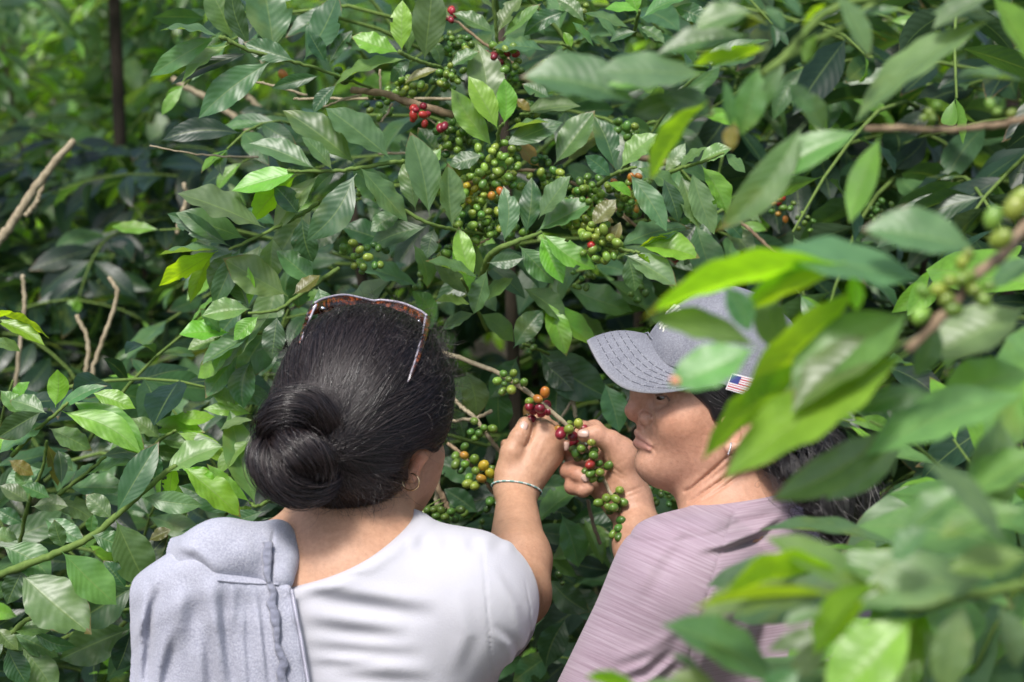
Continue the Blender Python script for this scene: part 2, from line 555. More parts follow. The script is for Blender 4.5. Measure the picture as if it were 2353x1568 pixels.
def py_cut(P, y):
    return (784 - y) * KPX * 2.3 - P[:, 2]
V, Q = surface(shirt_left, Cf(400, 2620, 1.9), Cf(1250, 1180, 2.0) + np.array([.02, .52, .03]), .0028)
shirt1 = add_mesh('t_shirt', toW(V), Q, M_SHIRT, person_left)
trL = Sdf()
trL.ell((790, 2480, 2.31), 355, .140, 300)
trL.cone((650, 2600, 2.33), .088, (640, 3350, 2.50), .062, .05)
trL.cone((930, 2600, 2.33), .088, (940, 3350, 2.50), .062, .05)
trL.cone((640, 3350, 2.50), .062, (640, 3990, 2.66), .05, .02)
trL.cone((940, 3350, 2.50), .062, (940, 3990, 2.66), .05, .02)
M_JEANS = cloth_mat('dark_denim', (.03, .04, .07), (.04, .05, .09), 600, .3)
V, Q = surface(trL, Cf(400, 4000, 2.12), Cf(1180, 2180, 2.2) + np.array([0, .7, 0]), .012)
add_mesh('trousers', toW(V), Q, M_JEANS, person_left)

# ---- hair: scalp mass, bun and strands
hs = Sdf()
hs.ell((835, 912, DH), 185, .106, 198)
hs.ell((760, 1010, 2.05), 130, .07, 120, .05)
hs.ell((800, 1062, 2.085), 104, .062, 88, .04)
hs.ell((924, 900, 2.12), 74, .085, 120, .04)
def scalp(P):
    f = hs(P)
    px, py = toPx(P)
    ear = np.hypot((px - 975) / 52, (py - 1075) / 62)
    return smax(f, (1 - ear) * .026, .008)
V, Q = surface(scalp, Cf(600, 1200, 1.93), Cf(1060, 670, 2.0) + np.array([.02, .33, .03]), .003)
hair1 = add_mesh('hair', toW(V), Q, M_HAIRD, person_left)
ANCH = Cf(752, 1018, 1.985)
def comb(n, rootf, ntheta, seed, steps=26, step=.0085, lift=(.0003, .0058), waver=.16):
    """strands that hug the scalp field and run to the knot"""
    r = np.random.default_rng(seed)
    P = rootf(r, n)
    P = project(scalp, P, 3)
    out = [P]
    px_, py_ = toPx(P)
    th = np.arctan2(py_ - 1018, px_ - 752)
    h = lift[0] + (lift[1] - lift[0]) * (.5 + .5 * np.sin(th * 46 + 3 * np.sin(th * 13))) * r.uniform(.4, 1, n) + .0016 * (.5 + .5 * np.sin(th * 117)) + r.uniform(0, .0012, n)
    ph = r.uniform(0, 6.28, n); fr = r.uniform(.15, .5, n); amp = waver * r.uniform(.2, 1, n)
    alive = np.ones(n, bool)
    tgt = ANCH + r.normal(0, .010, (n, 3)) * np.array([1, .2, 1])
    for s in range(steps):
        g = grad(scalp, P); g /= np.linalg.norm(g, axis=1)[:, None] + 1e-9
        d = tgt - P; dist = np.linalg.norm(d, axis=1)
        d = d - g * (d * g).sum(1)[:, None]
        d /= np.linalg.norm(d, axis=1)[:, None] + 1e-9
        sd_ = np.cross(g, d)
        d = d + sd_ * (amp * np.sin(ph + fr * s))[:, None]
        alive &= dist > .020
        P = P + d * (step * alive)[:, None]
        P = P - (scalp(P) - h)[:, None] * g * alive[:, None]
        out.append(P)
    return np.stack(out, 1)
def roots(r, n):
    u = V_h[r.integers(0, len(V_h), n)] + r.normal(0, .002, (n, 3))
    return u
V_h = V
px, py = toPx(V_h)
keep = (V_h[:, 1] < 2.17)
V_h = V_h[keep]
def roots_front(r, n):
    px, py = toPx(V_h)
    far = V_h[(np.hypot((px - 752) / 230, (py - 1018) / 290) > .78)]
    return far[r.integers(0, len(far), n)] + r.normal(0, .002, (n, 3))
S1 = comb(15000, roots, 0, 1)
S2 = comb(9000, roots_front, 0, 2, steps=34)
S = np.concatenate([S1[:, :27], S2[:, :27]])
hair_curves('hair_strands', M_HAIR, toW(S), .00030, hair1)
hair_curves('hair_strands', M_HAIR, toW(S2[::3]), .00022, hair1)
# loose flyaway hairs
r = np.random.default_rng(5)
def fly(n, base, length, seed, up=.5, curl=1.0):
    r = np.random.default_rng(seed)
    P = base[r.integers(0, len(base), n)]
    g = grad(scalp, P); g /= np.linalg.norm(g, axis=1)[:, None] + 1e-9
    d = g * r.uniform(.1, up, n)[:, None] + r.normal(0, .6, (n, 3)); d /= np.linalg.norm(d, axis=1)[:, None]
    out = [P]; L = length * r.uniform(.4, 1, n)
    ax = r.normal(0, 1, (n, 3)); ax /= np.linalg.norm(ax, axis=1)[:, None]
    w_ = r.uniform(.1, .45, n) * curl
    for s in range(12):
        d = d + np.cross(ax, d) * w_[:, None]; d /= np.linalg.norm(d, axis=1)[:, None]
        P = P + d * (L / 12)[:, None]
        f = scalp(P); gg = grad(scalp, P); gg /= np.linalg.norm(gg, axis=1)[:, None] + 1e-9
        P = P + gg * np.clip(.0012 - f, 0, .004)[:, None]
        out.append(P)
    return np.stack(out, 1)
px, py = toPx(V_h)
FL = [fly(550, V_h, .05, 21), fly(650, V_h[(px > 840) & (py < 860)], .055, 22, .6, 1.6), fly(500, V_h[(py > 1080)], .05, 23, .7),
      fly(260, V_h[(px > 985)], .05, 24, .9), fly(260, V_h[(px < 690)], .045, 25, .8)]
hair_curves('flyaway_hairs', M_HAIR, toW(np.concatenate(FL)), .00016, hair1)
# the bun: a coil of two overlapping lobes
COILS = (([(772, 1020, 2.01), (757, 962, 1.985), (708, 926, 1.975), (652, 930, 1.968), (610, 962, 1.970), (590, 1012, 1.985)], [.010, .019, .0225, .022, .018, .009], 3000),
         ([(594, 992, 1.985), (596, 1055, 1.966), (632, 1102, 1.960), (688, 1120, 1.964), (744, 1102, 1.982), (778, 1062, 2.01)], [.011, .020, .0235, .0235, .020, .011], 3000),
         ([(618, 1000, 1.978), (650, 1016, 1.958), (694, 1042, 1.950), (734, 1078, 1.962), (752, 1112, 1.99)], [.010, .0185, .0215, .0185, .009], 2600))
fill = Sdf(); fill.ell((692, 1030, 2.03), 82, .05, 84)
Vf, Qf = surface(fill, Cf(570, 1140, 1.96), Cf(800, 920, 2.0) + np.array([.0, .09, 0]), .004)
bb = Buf(); bb.add(toW(Vf), Qf)
SB = []
for pts, rad_, n in COILS:
    pts = [(690 + (x - 684) * .84, 1030 + (y - 1026) * .84, z) for x, y, z in pts]
    BP = catmull([Cf(*p) for p in pts], 60); brad = .90 * np.interp(np.linspace(0, 1, 60), np.linspace(0, 1, len(rad_)), rad_)
    Vb, Fb = tube(BP, brad * .93, 14); bb.add(toW(Vb), Fb)
    T = np.gradient(BP, axis=0); T /= np.linalg.norm(T, axis=1)[:, None]
    Nn = np.cross(T, np.array([0, 1.0, 0])); Nn /= np.linalg.norm(Nn, axis=1)[:, None]; Bb = np.cross(T, Nn)
    K_ = 30; st = r.uniform(-.25, .55, n); ln = r.uniform(.35, .85, n); a0 = r.uniform(0, 6.28, n); tw = r.normal(1.0, .35, n)
    ts = np.clip(st[:, None] + ln[:, None] * np.linspace(0, 1, K_)[None], 0, 1)
    i0 = np.minimum((ts * 59).astype(int), 58); fr = (ts * 59 - i0)[..., None]
    lerp = lambda A: A[i0] * (1 - fr) + A[i0 + 1] * fr
    ang = a0[:, None] + tw[:, None] * ts * 2.4
    ph0 = np.mod(a0, 6.28)
    rr = .93 + .15 * (.5 + .5 * np.sin(ph0 * 9 + 2 * np.sin(ph0 * 4))) + r.uniform(-.04, .06, n)
    ra = lerp(brad[:, None])[..., 0] * rr[:, None] * (1 + .04 * np.sin(ts * 9 + a0[:, None] * 3))
    ra = ra + (r.uniform(0, 1, n) ** 14 * .010)[:, None] * np.sin(np.linspace(0, 1, K_) * math.pi)[None]
    SB.append(lerp(BP) + (np.cos(ang) * ra)[..., None] * lerp(Nn) + (np.sin(ang) * ra)[..., None] * lerp(Bb))
bun = add_mesh('hair_bun', np.concatenate(bb.V), fix_quads(np.concatenate(bb.F)), M_HAIRD, person_left)
hair_curves('hair_strands', M_HAIR, toW(np.concatenate(SB)), .00032, bun, .5)
# short curly wisps round the sunglasses and the nape
def wisps(n, box, L, seed, curl):
    r = np.random.default_rng(seed); P = []
    for _ in range(n):
        x, y = r.uniform(box[0], box[2]), r.uniform(box[1], box[3])
        P.append(onto(scalp, x, y, 1.92, 2.3, .003, 30))
    P = np.array(P); d = r.normal(0, 1, (n, 3)) + np.array([0, -.5, .4]); d /= np.linalg.norm(d, axis=1)[:, None]
    ax = r.normal(0, 1, (n, 3)); ax /= np.linalg.norm(ax, axis=1)[:, None]; out = [P]; w_ = r.uniform(.15, .5, n) * curl
    for k in range(16):
        d = d + np.cross(ax, d) * w_[:, None]; d /= np.linalg.norm(d, axis=1)[:, None]
        P = P + d * (L * r.uniform(.7, 1, n) / 16)[:, None]; f = scalp(P); g = grad(scalp, P); g /= np.linalg.norm(g, axis=1)[:, None] + 1e-9
        P = P + g * np.clip(.004 - f, 0, .006)[:, None]; out.append(P)
    return np.stack(out, 1)
hair_curves('curly_wisps', M_HAIR, toW(np.concatenate([wisps(170, (850, 720, 980, 860), .05, 61, 1.3), wisps(160, (760, 700, 860, 740), .04, 62, 1.0), wisps(70, (985, 780, 1022, 980), .045, 64, .7), wisps(120, (650, 800, 700, 900), .04, 65, .6)])), .00016, hair1)
hair_curves('curly_wisps', M_HAIR, toW(wisps(260, (700, 1110, 900, 1165), .045, 63, .7)), .00016, hair1)

# ---- sunglasses pushed up on the head
def tort_mat():
    m, nt, N, L, b = mat('tortoiseshell')
    n1 = noise(nt, 140, 3, .6)
    L.new(ramp(nt, n1, [(.42, (.012, .005, .004)), (.52, (.06, .014, .004)), (.62, (.26, .06, .012)), (.72, (.03, .008, .004))]), b.inputs['Base Color'])
    b.inputs['Roughness'].default_value = .12
    b.inputs['Coat Weight'].default_value = .5
    return m
M_TORT = tort_mat()
M_WHITE = plain_mat('pale_edge', (.36, .33, .38), .22)
M_LENS = plain_mat('brown_lens', (.05, .017, .006), .06, 0, .6)
sg = empty('sunglasses', tuple(W(855, 720, 2.14)))
tag(sg, 'tortoiseshell sunglasses with pale edges pushed up on the dark hair above the bun', 'sunglasses')
topl = catmull([Cf(724, 698, 2.135), Cf(745, 688, 2.16), Cf(790, 680, 2.19), Cf(835, 688, 2.205), Cf(858, 693, 2.21), Cf(880, 692, 2.21), Cf(925, 699, 2.195), Cf(965, 716, 2.16), Cf(980, 727, 2.125)], 60)
def ribbon(path, offs, name, mt, parent, thick=.0022):
    P = np.asarray(path); n = len(P); offs = np.asarray(offs)
    A = P; B = P + offs
    V = np.concatenate([A, B]); i = np.arange(n - 1)
    F = np.stack([i, i + 1, n + i + 1, n + i], 1)
    o = add_mesh(name, toW(V), F, mt, parent)
    s = o.modifiers.new('thick', 'SOLIDIFY'); s.thickness = thick; s.offset = 0
    return o
dn = np.array([0, -.0, -1.0])
tt = np.linspace(0, 1, 60)
browo = np.outer(.013 + .005 * np.sin(tt * math.pi * 2) ** 2, [0, -.35, -1])
ribbon(topl, browo, 'frame', M_TORT, sg, .004)
Vt, Ft = tube(topl + np.array([0, -.0015, .001]), .0015, 8)
add_mesh('frame_edge', toW(Vt), fix_quads(Ft), M_WHITE, sg)
for sgn, a, b_ in ((0, 3, 28), (1, 32, 57)):
    seg = topl[a:b_] + np.array([0, -.001, -.007])
    hgt = np.sin(np.linspace(.12, 1, len(seg)) ** .8 * math.pi * .92) ** .5 * .042
    ribbon(seg, np.outer(hgt, [0, -.30, -1]) + np.array([0, .012, 0]), 'lens', M_LENS, sg, .0016)
for pts in ([(978, 728, 2.125), (972, 760, 2.085), (962, 800, 2.05), (950, 840, 2.03), (937, 878, 2.025)],
            [(727, 700, 2.135), (718, 718, 2.12), (710, 738, 2.115), (700, 760, 2.13), (690, 790, 2.15)]):
    P = catmull([Cf(*p) for p in pts], 24)
    for i in range(24):
        x_, y_ = toPx(P[i:i + 1]); q = onto(scalp, x_[0], y_[0], 1.94, 2.25, .0065)
        if q[1] < P[i][1] + .004: P[i] = q
    P = catmull(P[[0, 5, 10, 15, 19, 23]], 24)
    side = 1 if pts[0][0] > 850 else -1
    ww = np.interp(np.linspace(0, 1, 24), [0, .3, .8, 1], [.0075, .008, .0045, .002])
    ribbon(P, np.outer(ww, [side * .75, .6, 0]), 'temple_arm', M_TORT, sg, .0022)
    Vt, Ft = tube(P, np.interp(np.linspace(0, 1, 24), [0, .8, 1], [.0014, .0012, .0007]), 8)
    add_mesh('arm_edge', toW(Vt), fix_quads(Ft), M_WHITE, sg)
    c = P[1] + np.array([-side * .006, .004, -.002])
    Vt, Ft = tube([c, c + np.array([-side * .004, 0, -.0015])], .0022, 8)
    add_mesh('hinge_screw', toW(Vt), fix_quads(Ft), M_SILVER, sg)

# ---- hoop earring
a = np.linspace(R_(118), R_(118 + 330), 40)
ring = [Cf(944 + 19 * math.cos(t), 1108 - 19.5 * math.sin(t), 2.066 - .004 * math.cos(t)) for t in a]
Vt, Ft = tube(ring, .00085, 8)
o = add_mesh('hoop_earring', toW(Vt), fix_quads(Ft), M_GOLD)
tag(o, 'thin gold hoop earring in the ear of the woman with the bun', 'earring')

# ---- bead bracelet
bl = empty('bracelet', tuple(W(1184, 1120, 2.38)))
tag(bl, 'thin bracelet of turquoise and clear beads round the raised wrist', 'bracelet')
M_TURQ = plain_mat('turquoise_bead', (.20, .42, .38), .3)
M_CLEAR = plain_mat('clear_bead', (.62, .66, .62), .12, 0, .8)
cen = Cf(1185, 1124, 2.402); U_ = np.array([1, .0, -.17]); U_ /= np.linalg.norm(U_); Vv = np.array([0.0, -1, .38]); Vv -= U_ * U_.dot(Vv); Vv /= np.linalg.norm(Vv)
for i in range(74):
    t = i / 74 * 2 * math.pi
    rad_ = .0240
    p = cen + U_ * math.cos(t) * rad_ + Vv * math.sin(t) * rad_
    q = cen + U_ * math.cos(t + .075) * rad_ + Vv * math.sin(t + .075) * rad_
    for _ in range(6):
        for z in (p, q):
            f0 = body_left(z[None])[0]
            z -= (f0 - .0012) * (z - cen) / np.linalg.norm(z - cen)
    Vt, Ft = tube([p, (p + q) / 2, q], [.0011, .00145, .0011], 6)
    add_mesh('bead', toW(Vt), fix_quads(Ft), M_TURQ if (i // 2) % 4 in (0, 2) else M_CLEAR, bl)

# ------------------------------------------------------------------ grey hoodie slung over her left shoulder
hoodie = empty('hoodie', tuple(W(500, 1900, 2.05)))
tag(hoodie, 'pale grey fleece hoodie slung over the left shoulder of the woman with the bun', 'hoodie')
hp = Sdf()
hp.cone((478, 1390, 2.05), .058, (426, 1600, 2.06), .068)
hp.cone((426, 1600, 2.06), .068, (385, 1950, 2.13), .084, .02)
hp.cone((420, 1322, 2.04), .024, (490, 1325, 2.0), .035, .04)
HC = [([(497, 1330), (508, 1430), (528, 1600)], 15, .0075), ([(430, 1330), (428, 1420), (420, 1500)], 22, .0050), ([(545, 1345), (540, 1440), (550, 1560)], 10, .0040), ([(340, 1330), (335, 1450), (325, 1620)], 9, .0045), ([(400, 1440), (375, 1540), (360, 1640)], 12, .0050),
      ([(560, 1370), (562, 1470), (572, 1600)], 9, .0042), ([(592, 1350), (602, 1450), (618, 1600)], 6, .0032), ([(470, 1430), (472, 1520), (480, 1640)], 14, .0045),
      ([(375, 1300), (350, 1380), (310, 1500)], 8, .0030)]
def panel(P):
    px, py = toPx(P)
    sheet = TL(P) - .020
    edge = (px - (668 + (py - 1340) * .165)) * KPX * 2.03
    f = smin(smax(sheet, edge, .006), hp(P), .04)
    for c, s, a in HC:
        f -= crease(px, py, c, s, a) * (P[:, 1] < 2.14)
    f += .0011 * np.sin(py / 13.0 + px / 41.0 + 1.5 * np.sin(px / 60.0)) * np.clip((1500 - py) / 150, .15, 1)
    top = (py - np.interp(px, [300, 345, 400, 470, 520, 600, 680], [1330, 1298, 1262, 1275, 1312, 1325, 1340])) * KPX * 2.0
    f = smax(f, -top, .012)
    f = smax(f, py_cut(P, 2050), .01)
    f = smax(f, P[:, 1] - 2.14 + 0 * px, .02)
    return f
V, Q = surface(panel, Cf(230, 2090, 1.88), Cf(760, 1230, 2.0) + np.array([0, .36, 0]), .0030)
pan = add_mesh('body_panel', toW(V), Q, M_HOODIE, hoodie)
hoodf = Sdf()
hoodf.cone((408, 1282, 2.04), .018, (500, 1268, 2.00), .028)
hoodf.cone((500, 1268, 2.00), .028, (628, 1250, 2.03), .026, .03)
hoodf.ell((560, 1285, 1.998), 112, .024, 54, .03)
hoodf.cone((636, 1222, 2.06), .010, (648, 1335, 1.985), .012, .025)
hoodf.cone((392, 1276, 2.06), .012, (455, 1290, 2.0), .016, .03)
def hoodd(P):
    px, py = toPx(P)
    f = hoodf(P)
    f -= crease(px, py, [(400, 1262), (448, 1275), (480, 1304), (500, 1332)], 12, -.0032)
    f += groove(px, py, [(630, 1216), (622, 1270), (626, 1338)], 4, .0030)
    f -= crease(px, py, [(560, 1232), (590, 1280), (600, 1330)], 16, .0018)
    f += .0007 * np.sin(px / 23.0 + py / 17.0)
    return f
V, Q = surface(hoodd, Cf(330, 1385, 1.90), Cf(690, 1180, 2.0) + np.array([0, .14, 0]), .0026)
add_mesh('hood', toW(V), Q, M_HOODIE, hoodie)
# seam under the hood, ribbed edge, zip
hfull = lambda P: np.minimum(panel(P), hoodd(P))
def onpath(f, pts, n, d0=1.86, d1=2.2, off=.001):
    c = catmull([(x, y, 0) for x, y in pts], n)
    return np.array([onto(f, x, y, d0, d1, off) for x, y, _ in c])
seam = onpath(hfull, [(500, 1333), (545, 1338), (600, 1341), (640, 1343)], 30)
Vt, Ft = tube(seam, .0013 + .0003 * np.sin(np.arange(30) * 1.1), 7)
add_mesh('seam', toW(Vt), fix_quads(Ft), M_HOODIE, hoodie)
rib = onpath(hfull, [(614, 1245), (617, 1280), (616, 1320), (626, 1360), (627, 1400), (638, 1440), (640, 1480), (650, 1520), (648, 1570), (657, 1640)], 90, off=.002)
rib += np.stack([.0012 * np.sin(np.arange(90) * .31 + np.sin(np.arange(90) * .17) * 2), 0 * np.arange(90), 0 * np.arange(90)], 1)
kk = np.arange(90)
ww = .0036 + .0012 * np.sin(kk * .19) + .0005 * np.sin(kk * .71 + 1)
lft = rib + np.stack([-ww, -.0006 + .0006 * np.sin(kk * .9), .0006 * np.sin(kk * .35)], 1)
rgt = rib + np.stack([ww, -.001 + .0010 * np.sin(kk * .43 + 1), .0008 * np.sin(kk * .5)], 1)
rows = [lft, lft * .5 + rib * .5 + np.array([0, -.0022, 0]), rib + np.array([0, -.0026, 0]) + np.stack([0 * kk, .0012 * np.sin(kk * 1.3), 0 * kk], 1), rgt * .6 + rib * .4 + np.array([0, -.002, 0]), rgt]
Vr = np.stack(rows, 1).reshape(-1, 3); i_ = np.arange(89)[:, None] * 5; j_ = np.arange(4)[None]
Fr = np.stack([i_ + j_, i_ + j_ + 1, i_ + j_ + 6, i_ + j_ + 5], -1).reshape(-1, 4)
o = add_mesh('ribbed_cuff', toW(Vr), Fr, cloth_mat('grey_rib', (.20, .21, .27), (.26, .27, .33), 400, .6), hoodie)
sm = o.modifiers.new('thick', 'SOLIDIFY'); sm.thickness = .003; sm.offset = 0
gap = onpath(hfull, [(645, 1440), (655, 1500), (664, 1560), (672, 1640)], 40, off=.0005)
zp = onpath(hfull, [(668, 1352), (676, 1400), (688, 1460), (698, 1520), (708, 1580), (718, 1650)], 130, off=.001)
zb = Buf()
Vt, Ft = tube(zp + np.array([-.003, 0, 0]), .0022, 7); zb.add(toW(Vt), Ft)
add_mesh('zip_tape', np.concatenate(zb.V), fix_quads(np.concatenate(zb.F)), M_HOODIE, hoodie)
zb = Buf()
for i in range(2, 128):
    p = zp[i] + np.array([.0012, -.0012, 0])
    Vt, Ft = tube([p - np.array([.0020, 0, 0]), p + np.array([.0020, 0, 0])], .0007, 5); zb.add(toW(Vt), Ft)
add_mesh('zipper', np.concatenate(zb.V), fix_quads(np.concatenate(zb.F)), plain_mat('zip_metal', (.42, .42, .50), .35, .4), hoodie)

# ------------------------------------------------------------------ the woman in the cap
D2 = 2.13
fr = Sdf()
fr.ell((1658, 868, D2), 172, .072, 192)
fr.ell((1590, 983, D2), 100, .057, 100, .03)
fr.ell((1562, 966, 2.098), 50, .028, 44, .03)
fr.ell((1562, 966, 2.162), 50, .028, 44, .03)
fr.cone((1662, 1048, 2.086), .016, (1508, 1068, 2.120), .0150, .03)
fr.cone((1662, 1048, 2.174), .016, (1508, 1068, 2.140), .0150, .03)
fr.cone((1550, 1074, D2), .022, (1660, 1090, D2), .022, .03)
fr.ell((1489, 1062, D2), 24, .018, 25, .014)
fr.ell((1505, 1004, D2), 32, .025, 36, .012)
fr.cone((1488, 898, D2), .0095, (1459, 941, D2), .0085, .010)
fr.ell((1455, 944, D2), 18.5, .0096, 17, .008)
fr.cone((1458, 957, D2), .0045, (1476, 968, D2), .0052, .008)
fr.ell((1482, 962, 2.1125), 16, .0090, 17, .005, rot=-15)
fr.ell((1482, 961, 2.1455), 16, .0078, 17, .006, rot=-15)
fr.ell((1470, 973, 2.1185), 7, .0040, 4.5, .003, sub=True)
fr.cone((1479, 972, D2), .0048, (1473, 988, D2), .0052, .006)
fr.cone((1465.5, 994, 2.122), .0046, (1494, 1025, 2.1015), .0018, .005)
fr.cone((1465.5, 994, 2.138), .0046, (1494, 1025, 2.1585), .0018, .005)
fr.cone((1466, 1018, 2.123), .0060, (1492, 1031, 2.1025), .0022, .005)
fr.cone((1466, 1018, 2.137), .0060, (1492, 1031, 2.1575), .0022, .005)
fr.cone((1452, 1005.5, 2.118), .0010, (1499, 1030, 2.0985), .0007, .0035, sub=True)
fr.cone((1480, 893, 2.122), .0105, (1530, 888, 2.088), .0115, .02)
fr.cone((1480, 893, 2.138), .0105, (1530, 888, 2.172), .0115, .02)
fr.ell((1510, 914, 2.088), 22, .016, 16, .02, sub=True)
fr.ell((1529, 913, 2.0985), 26, .0128, 25.5, .006)
fr.ell((1514, 915, 2.086), 14, .0085, 4.2, .002, sub=True)
fr.cone((1655, 1062, 2.135), .046, (1690, 1150, 2.13), .051, .03)
fr.cone((1688, 1150, 2.13), .052, (1712, 1260, 2.11), .062, .03)
# near ear
fr.ell((1694, 996, 2.057), 30, .0075, 40, .008, rot=-18)
E_ = [(1664, 992, 2.045), (1668, 968, 2.043), (1686, 952, 2.043), (1708, 952, 2.043), (1724, 966, 2.044), (1726, 988, 2.044), (1716, 1010, 2.044), (1698, 1026, 2.044), (1684, 1034, 2.045)]
fr.chain(E_, [.0032, .0040, .0044, .0046, .0046, .0044, .0042, .0042, .0050], .006)
fr.ell((1677, 1027, 2.046), 15, .0050, 14, .006)
fr.ell((1690, 990, 2.042), 13, .0075, 19, .005, rot=-15, sub=True)
fr.cone((1706, 972, 2.044), .0032, (1708, 1004, 2.044), .0034, .004)
fr.cone((1664, 996, 2.044), .0036, (1668, 1008, 2.044), .0030, .005)
TR = Sdf()
TR.cone((1570, 1352, 2.02), .064, (1400, 1650, 2.06), .053)
TR.cone((1700, 1225, 2.10), .046, (1585, 1330, 2.03), .058, .04)
TR.ell((1790, 1530, 2.13), 225, .115, 365, .06)
TR.cone((1750, 1230, 2.12), .045, (1880, 1330, 2.14), .06, .04)
TR.cone((1880, 1330, 2.16), .06, (1800, 1560, 2.27), .055, .04)
TR.ell((1780, 2000, 2.22), 250, .12, 430, .06)
TR.ell((1780, 2420, 2.32), 290, .14, 330, .06)
aR = Sdf()
aR.cone((1450, 1150, 2.43), .0255, (1474, 1250, 2.385), .0335)
aR.cone((1474, 1250, 2.385), .0335, (1500, 1360, 2.33), .042)
aR.cone((1500, 1360, 2.33), .042, (1760, 1400, 2.25), .048, .03)
aR.cone((1395, 1648, 2.06), .046, (1380, 1800, 2.12), .042)            # near arm below the sleeve
aR.cone((1380, 1800, 2.12), .042, (1300, 1720, 2.30), .030, .02)
aR.chain([(1300, 1720, 2.30), (1285, 1700, 2.34), (1270, 1690, 2.37)], [.026, .022, .016], .02)
hR = Sdf()
for a, ra, b, rb in (((1446, 1148, 2.43), .022, (1392, 1018, 2.452), .0150), ((1440, 1146, 2.435), .022, (1376, 1046, 2.458), .0145),
                     ((1432, 1148, 2.435), .021, (1368, 1080, 2.455), .0140), ((1426, 1150, 2.43), .020, (1372, 1112, 2.445), .0135),
                     ((1448, 1140, 2.415), .020, (1425, 1040, 2.415), .0190)):
    hR.cone(a, ra, b, rb, .020)
hR.chain([(1432, 1050, 2.412), (1402, 1015, 2.405), (1370, 1000, 2.400), (1343, 1000, 2.394)], [.0195, .0140, .0122, .0092], .014)
hR.chain([(1392, 1012, 2.452), (1366, 985, 2.462), (1338, 985, 2.448), (1322, 1000, 2.432)], [.0135, .0105, .0092, .0078], .008)
hR.chain([(1374, 1044, 2.458), (1328, 1042, 2.466), (1305, 1040, 2.446), (1301, 1026, 2.428)], [.0130, .0108, .0098, .0088], .008)
hR.chain([(1366, 1078, 2.452), (1322, 1072, 2.446), (1306, 1082, 2.424), (1330, 1092, 2.408), (1342, 1100, 2.402)], [.0128, .0112, .0108, .0096, .0080], .008)
hR.chain([(1370, 1110, 2.442), (1332, 1112, 2.432), (1316, 1118, 2.418), (1340, 1126, 2.405), (1352, 1122, 2.402)], [.0122, .0108, .0100, .0088, .0074], .008)
NECKL = [([(1700, 1030), (1663, 1058), (1625, 1092), (1590, 1122), (1570, 1132)], 3.6, .0032), ([(1735, 1040), (1707, 1067), (1655, 1106), (1600, 1144), (1580, 1156)], 3.6, .0030),
         ([(1730, 1070), (1709, 1085), (1670, 1114), (1638, 1137), (1612, 1152)], 3.4, .0022), ([(1690, 1055), (1650, 1088), (1612, 1116)], 3, .0012)]
FACEL = [([(1484, 942), (1499, 953), (1501, 966), (1490, 981)], 3.0, .0030), ([(1455, 1006), (1475, 1014), (1496, 1029)], 1.6, .0012), ([(1498, 962), (1507, 985), (1508, 1015)], 4.0, .0011), ([(1497, 1029), (1506, 1036), (1507, 1046)], 3, .0012), ([(1511, 925), (1524, 930), (1543, 930)], 2.6, .0006),
         ([(1542, 917), (1553, 920), (1560, 924)], 2, .0004)]
HANDL = [([(1392, 1022), (1402, 1070), (1440, 1100)], 4, .0014), ([(1378, 1052), (1400, 1082), (1440, 1108)], 3.5, .0010), ([(1420, 1140), (1450, 1128), (1478, 1118)], 3.5, .0012),
         ([(1424, 1150), (1455, 1138), (1482, 1128)], 3, .0008), ([(1372, 990), (1376, 1010)], 3, .0010), ([(1404, 1002), (1410, 1026)], 4, .0010)]
def body_right(P):
    f = smin(fr(P), TR(P), .05)
    f = smin(f, smin(aR(P), hR(P), .014), .02)
    px, py = toPx(P)
    nr = P[:, 1] < 2.13
    for c, s, a in NECKL + FACEL:
        f += groove(px, py, c, s, a) * nr
    for c, s, a in HANDL:
        f += groove(px, py, c, s, a) * ((P[:, 1] > 2.36) & (P[:, 1] < 2.45))
    return f
person_right = empty('person', tuple(toW(Cf(1780, 2420, 2.32))))
tag(person_right, 'woman with a dark ponytail and mauve t-shirt, face in profile under her cap', 'person', 'coffee pickers')
V, Q = surface(body_right, Cf(1240, 1930, 1.96), Cf(2030, 640, 2.0) + np.array([.06, .54, .0]), .0021)
LIP = (.40, .20, .165)
tn = skin_tint(V, (.50, .285, .195), [((1478, 1010, 2.115), (.014, .016, .0055), LIP, .0), ((1450, 948, D2), (.02, .03, .02), (.50, .235, .15), .7),
                                       ((1560, 985, 2.07), (.04, .03, .035), (.50, .25, .155), .6), ((1300, 1030, 2.43), (.012, .03, .016), (.42, .21, .14), .7),
                                       ((1320, 1090, 2.41), (.02, .03, .02), (.40, .20, .13), .6), ((1425, 1080, 2.40), (.03, .03, .035), (.52, .30, .20), .7),
                                       ((1455, 1220, 2.38), (.04, .06, .05), (.53, .31, .205), .7)])
px, py = toPx(V)
nrm = (V[:, 1] < 2.20)
for c, s, amt in (([(1458, 998), (1472, 1007), (1493, 1025)], 4.5, .7), ([(1458, 1017), (1474, 1023), (1490, 1030)], 6.5, .85)):
    d, _, t = seg_dist(px, py, c)
    wg = (np.clip(1.6 - d / s, 0, 1) * amt * nrm * (px < 1500))[:, None]
    tn = tn * (1 - wg) + np.array(LIP) * wg
d, _, t = seg_dist(px, py, [(1508, 909), (1518, 907.5), (1532, 912), (1538, 919)])
wg = (np.clip(1.5 - d / 2.2, 0, 1) * .85 * nrm)[:, None]; tn = tn * (1 - wg) + np.array((.03, .02, .018)) * wg      # lash line
rm = np.random.default_rng(3)
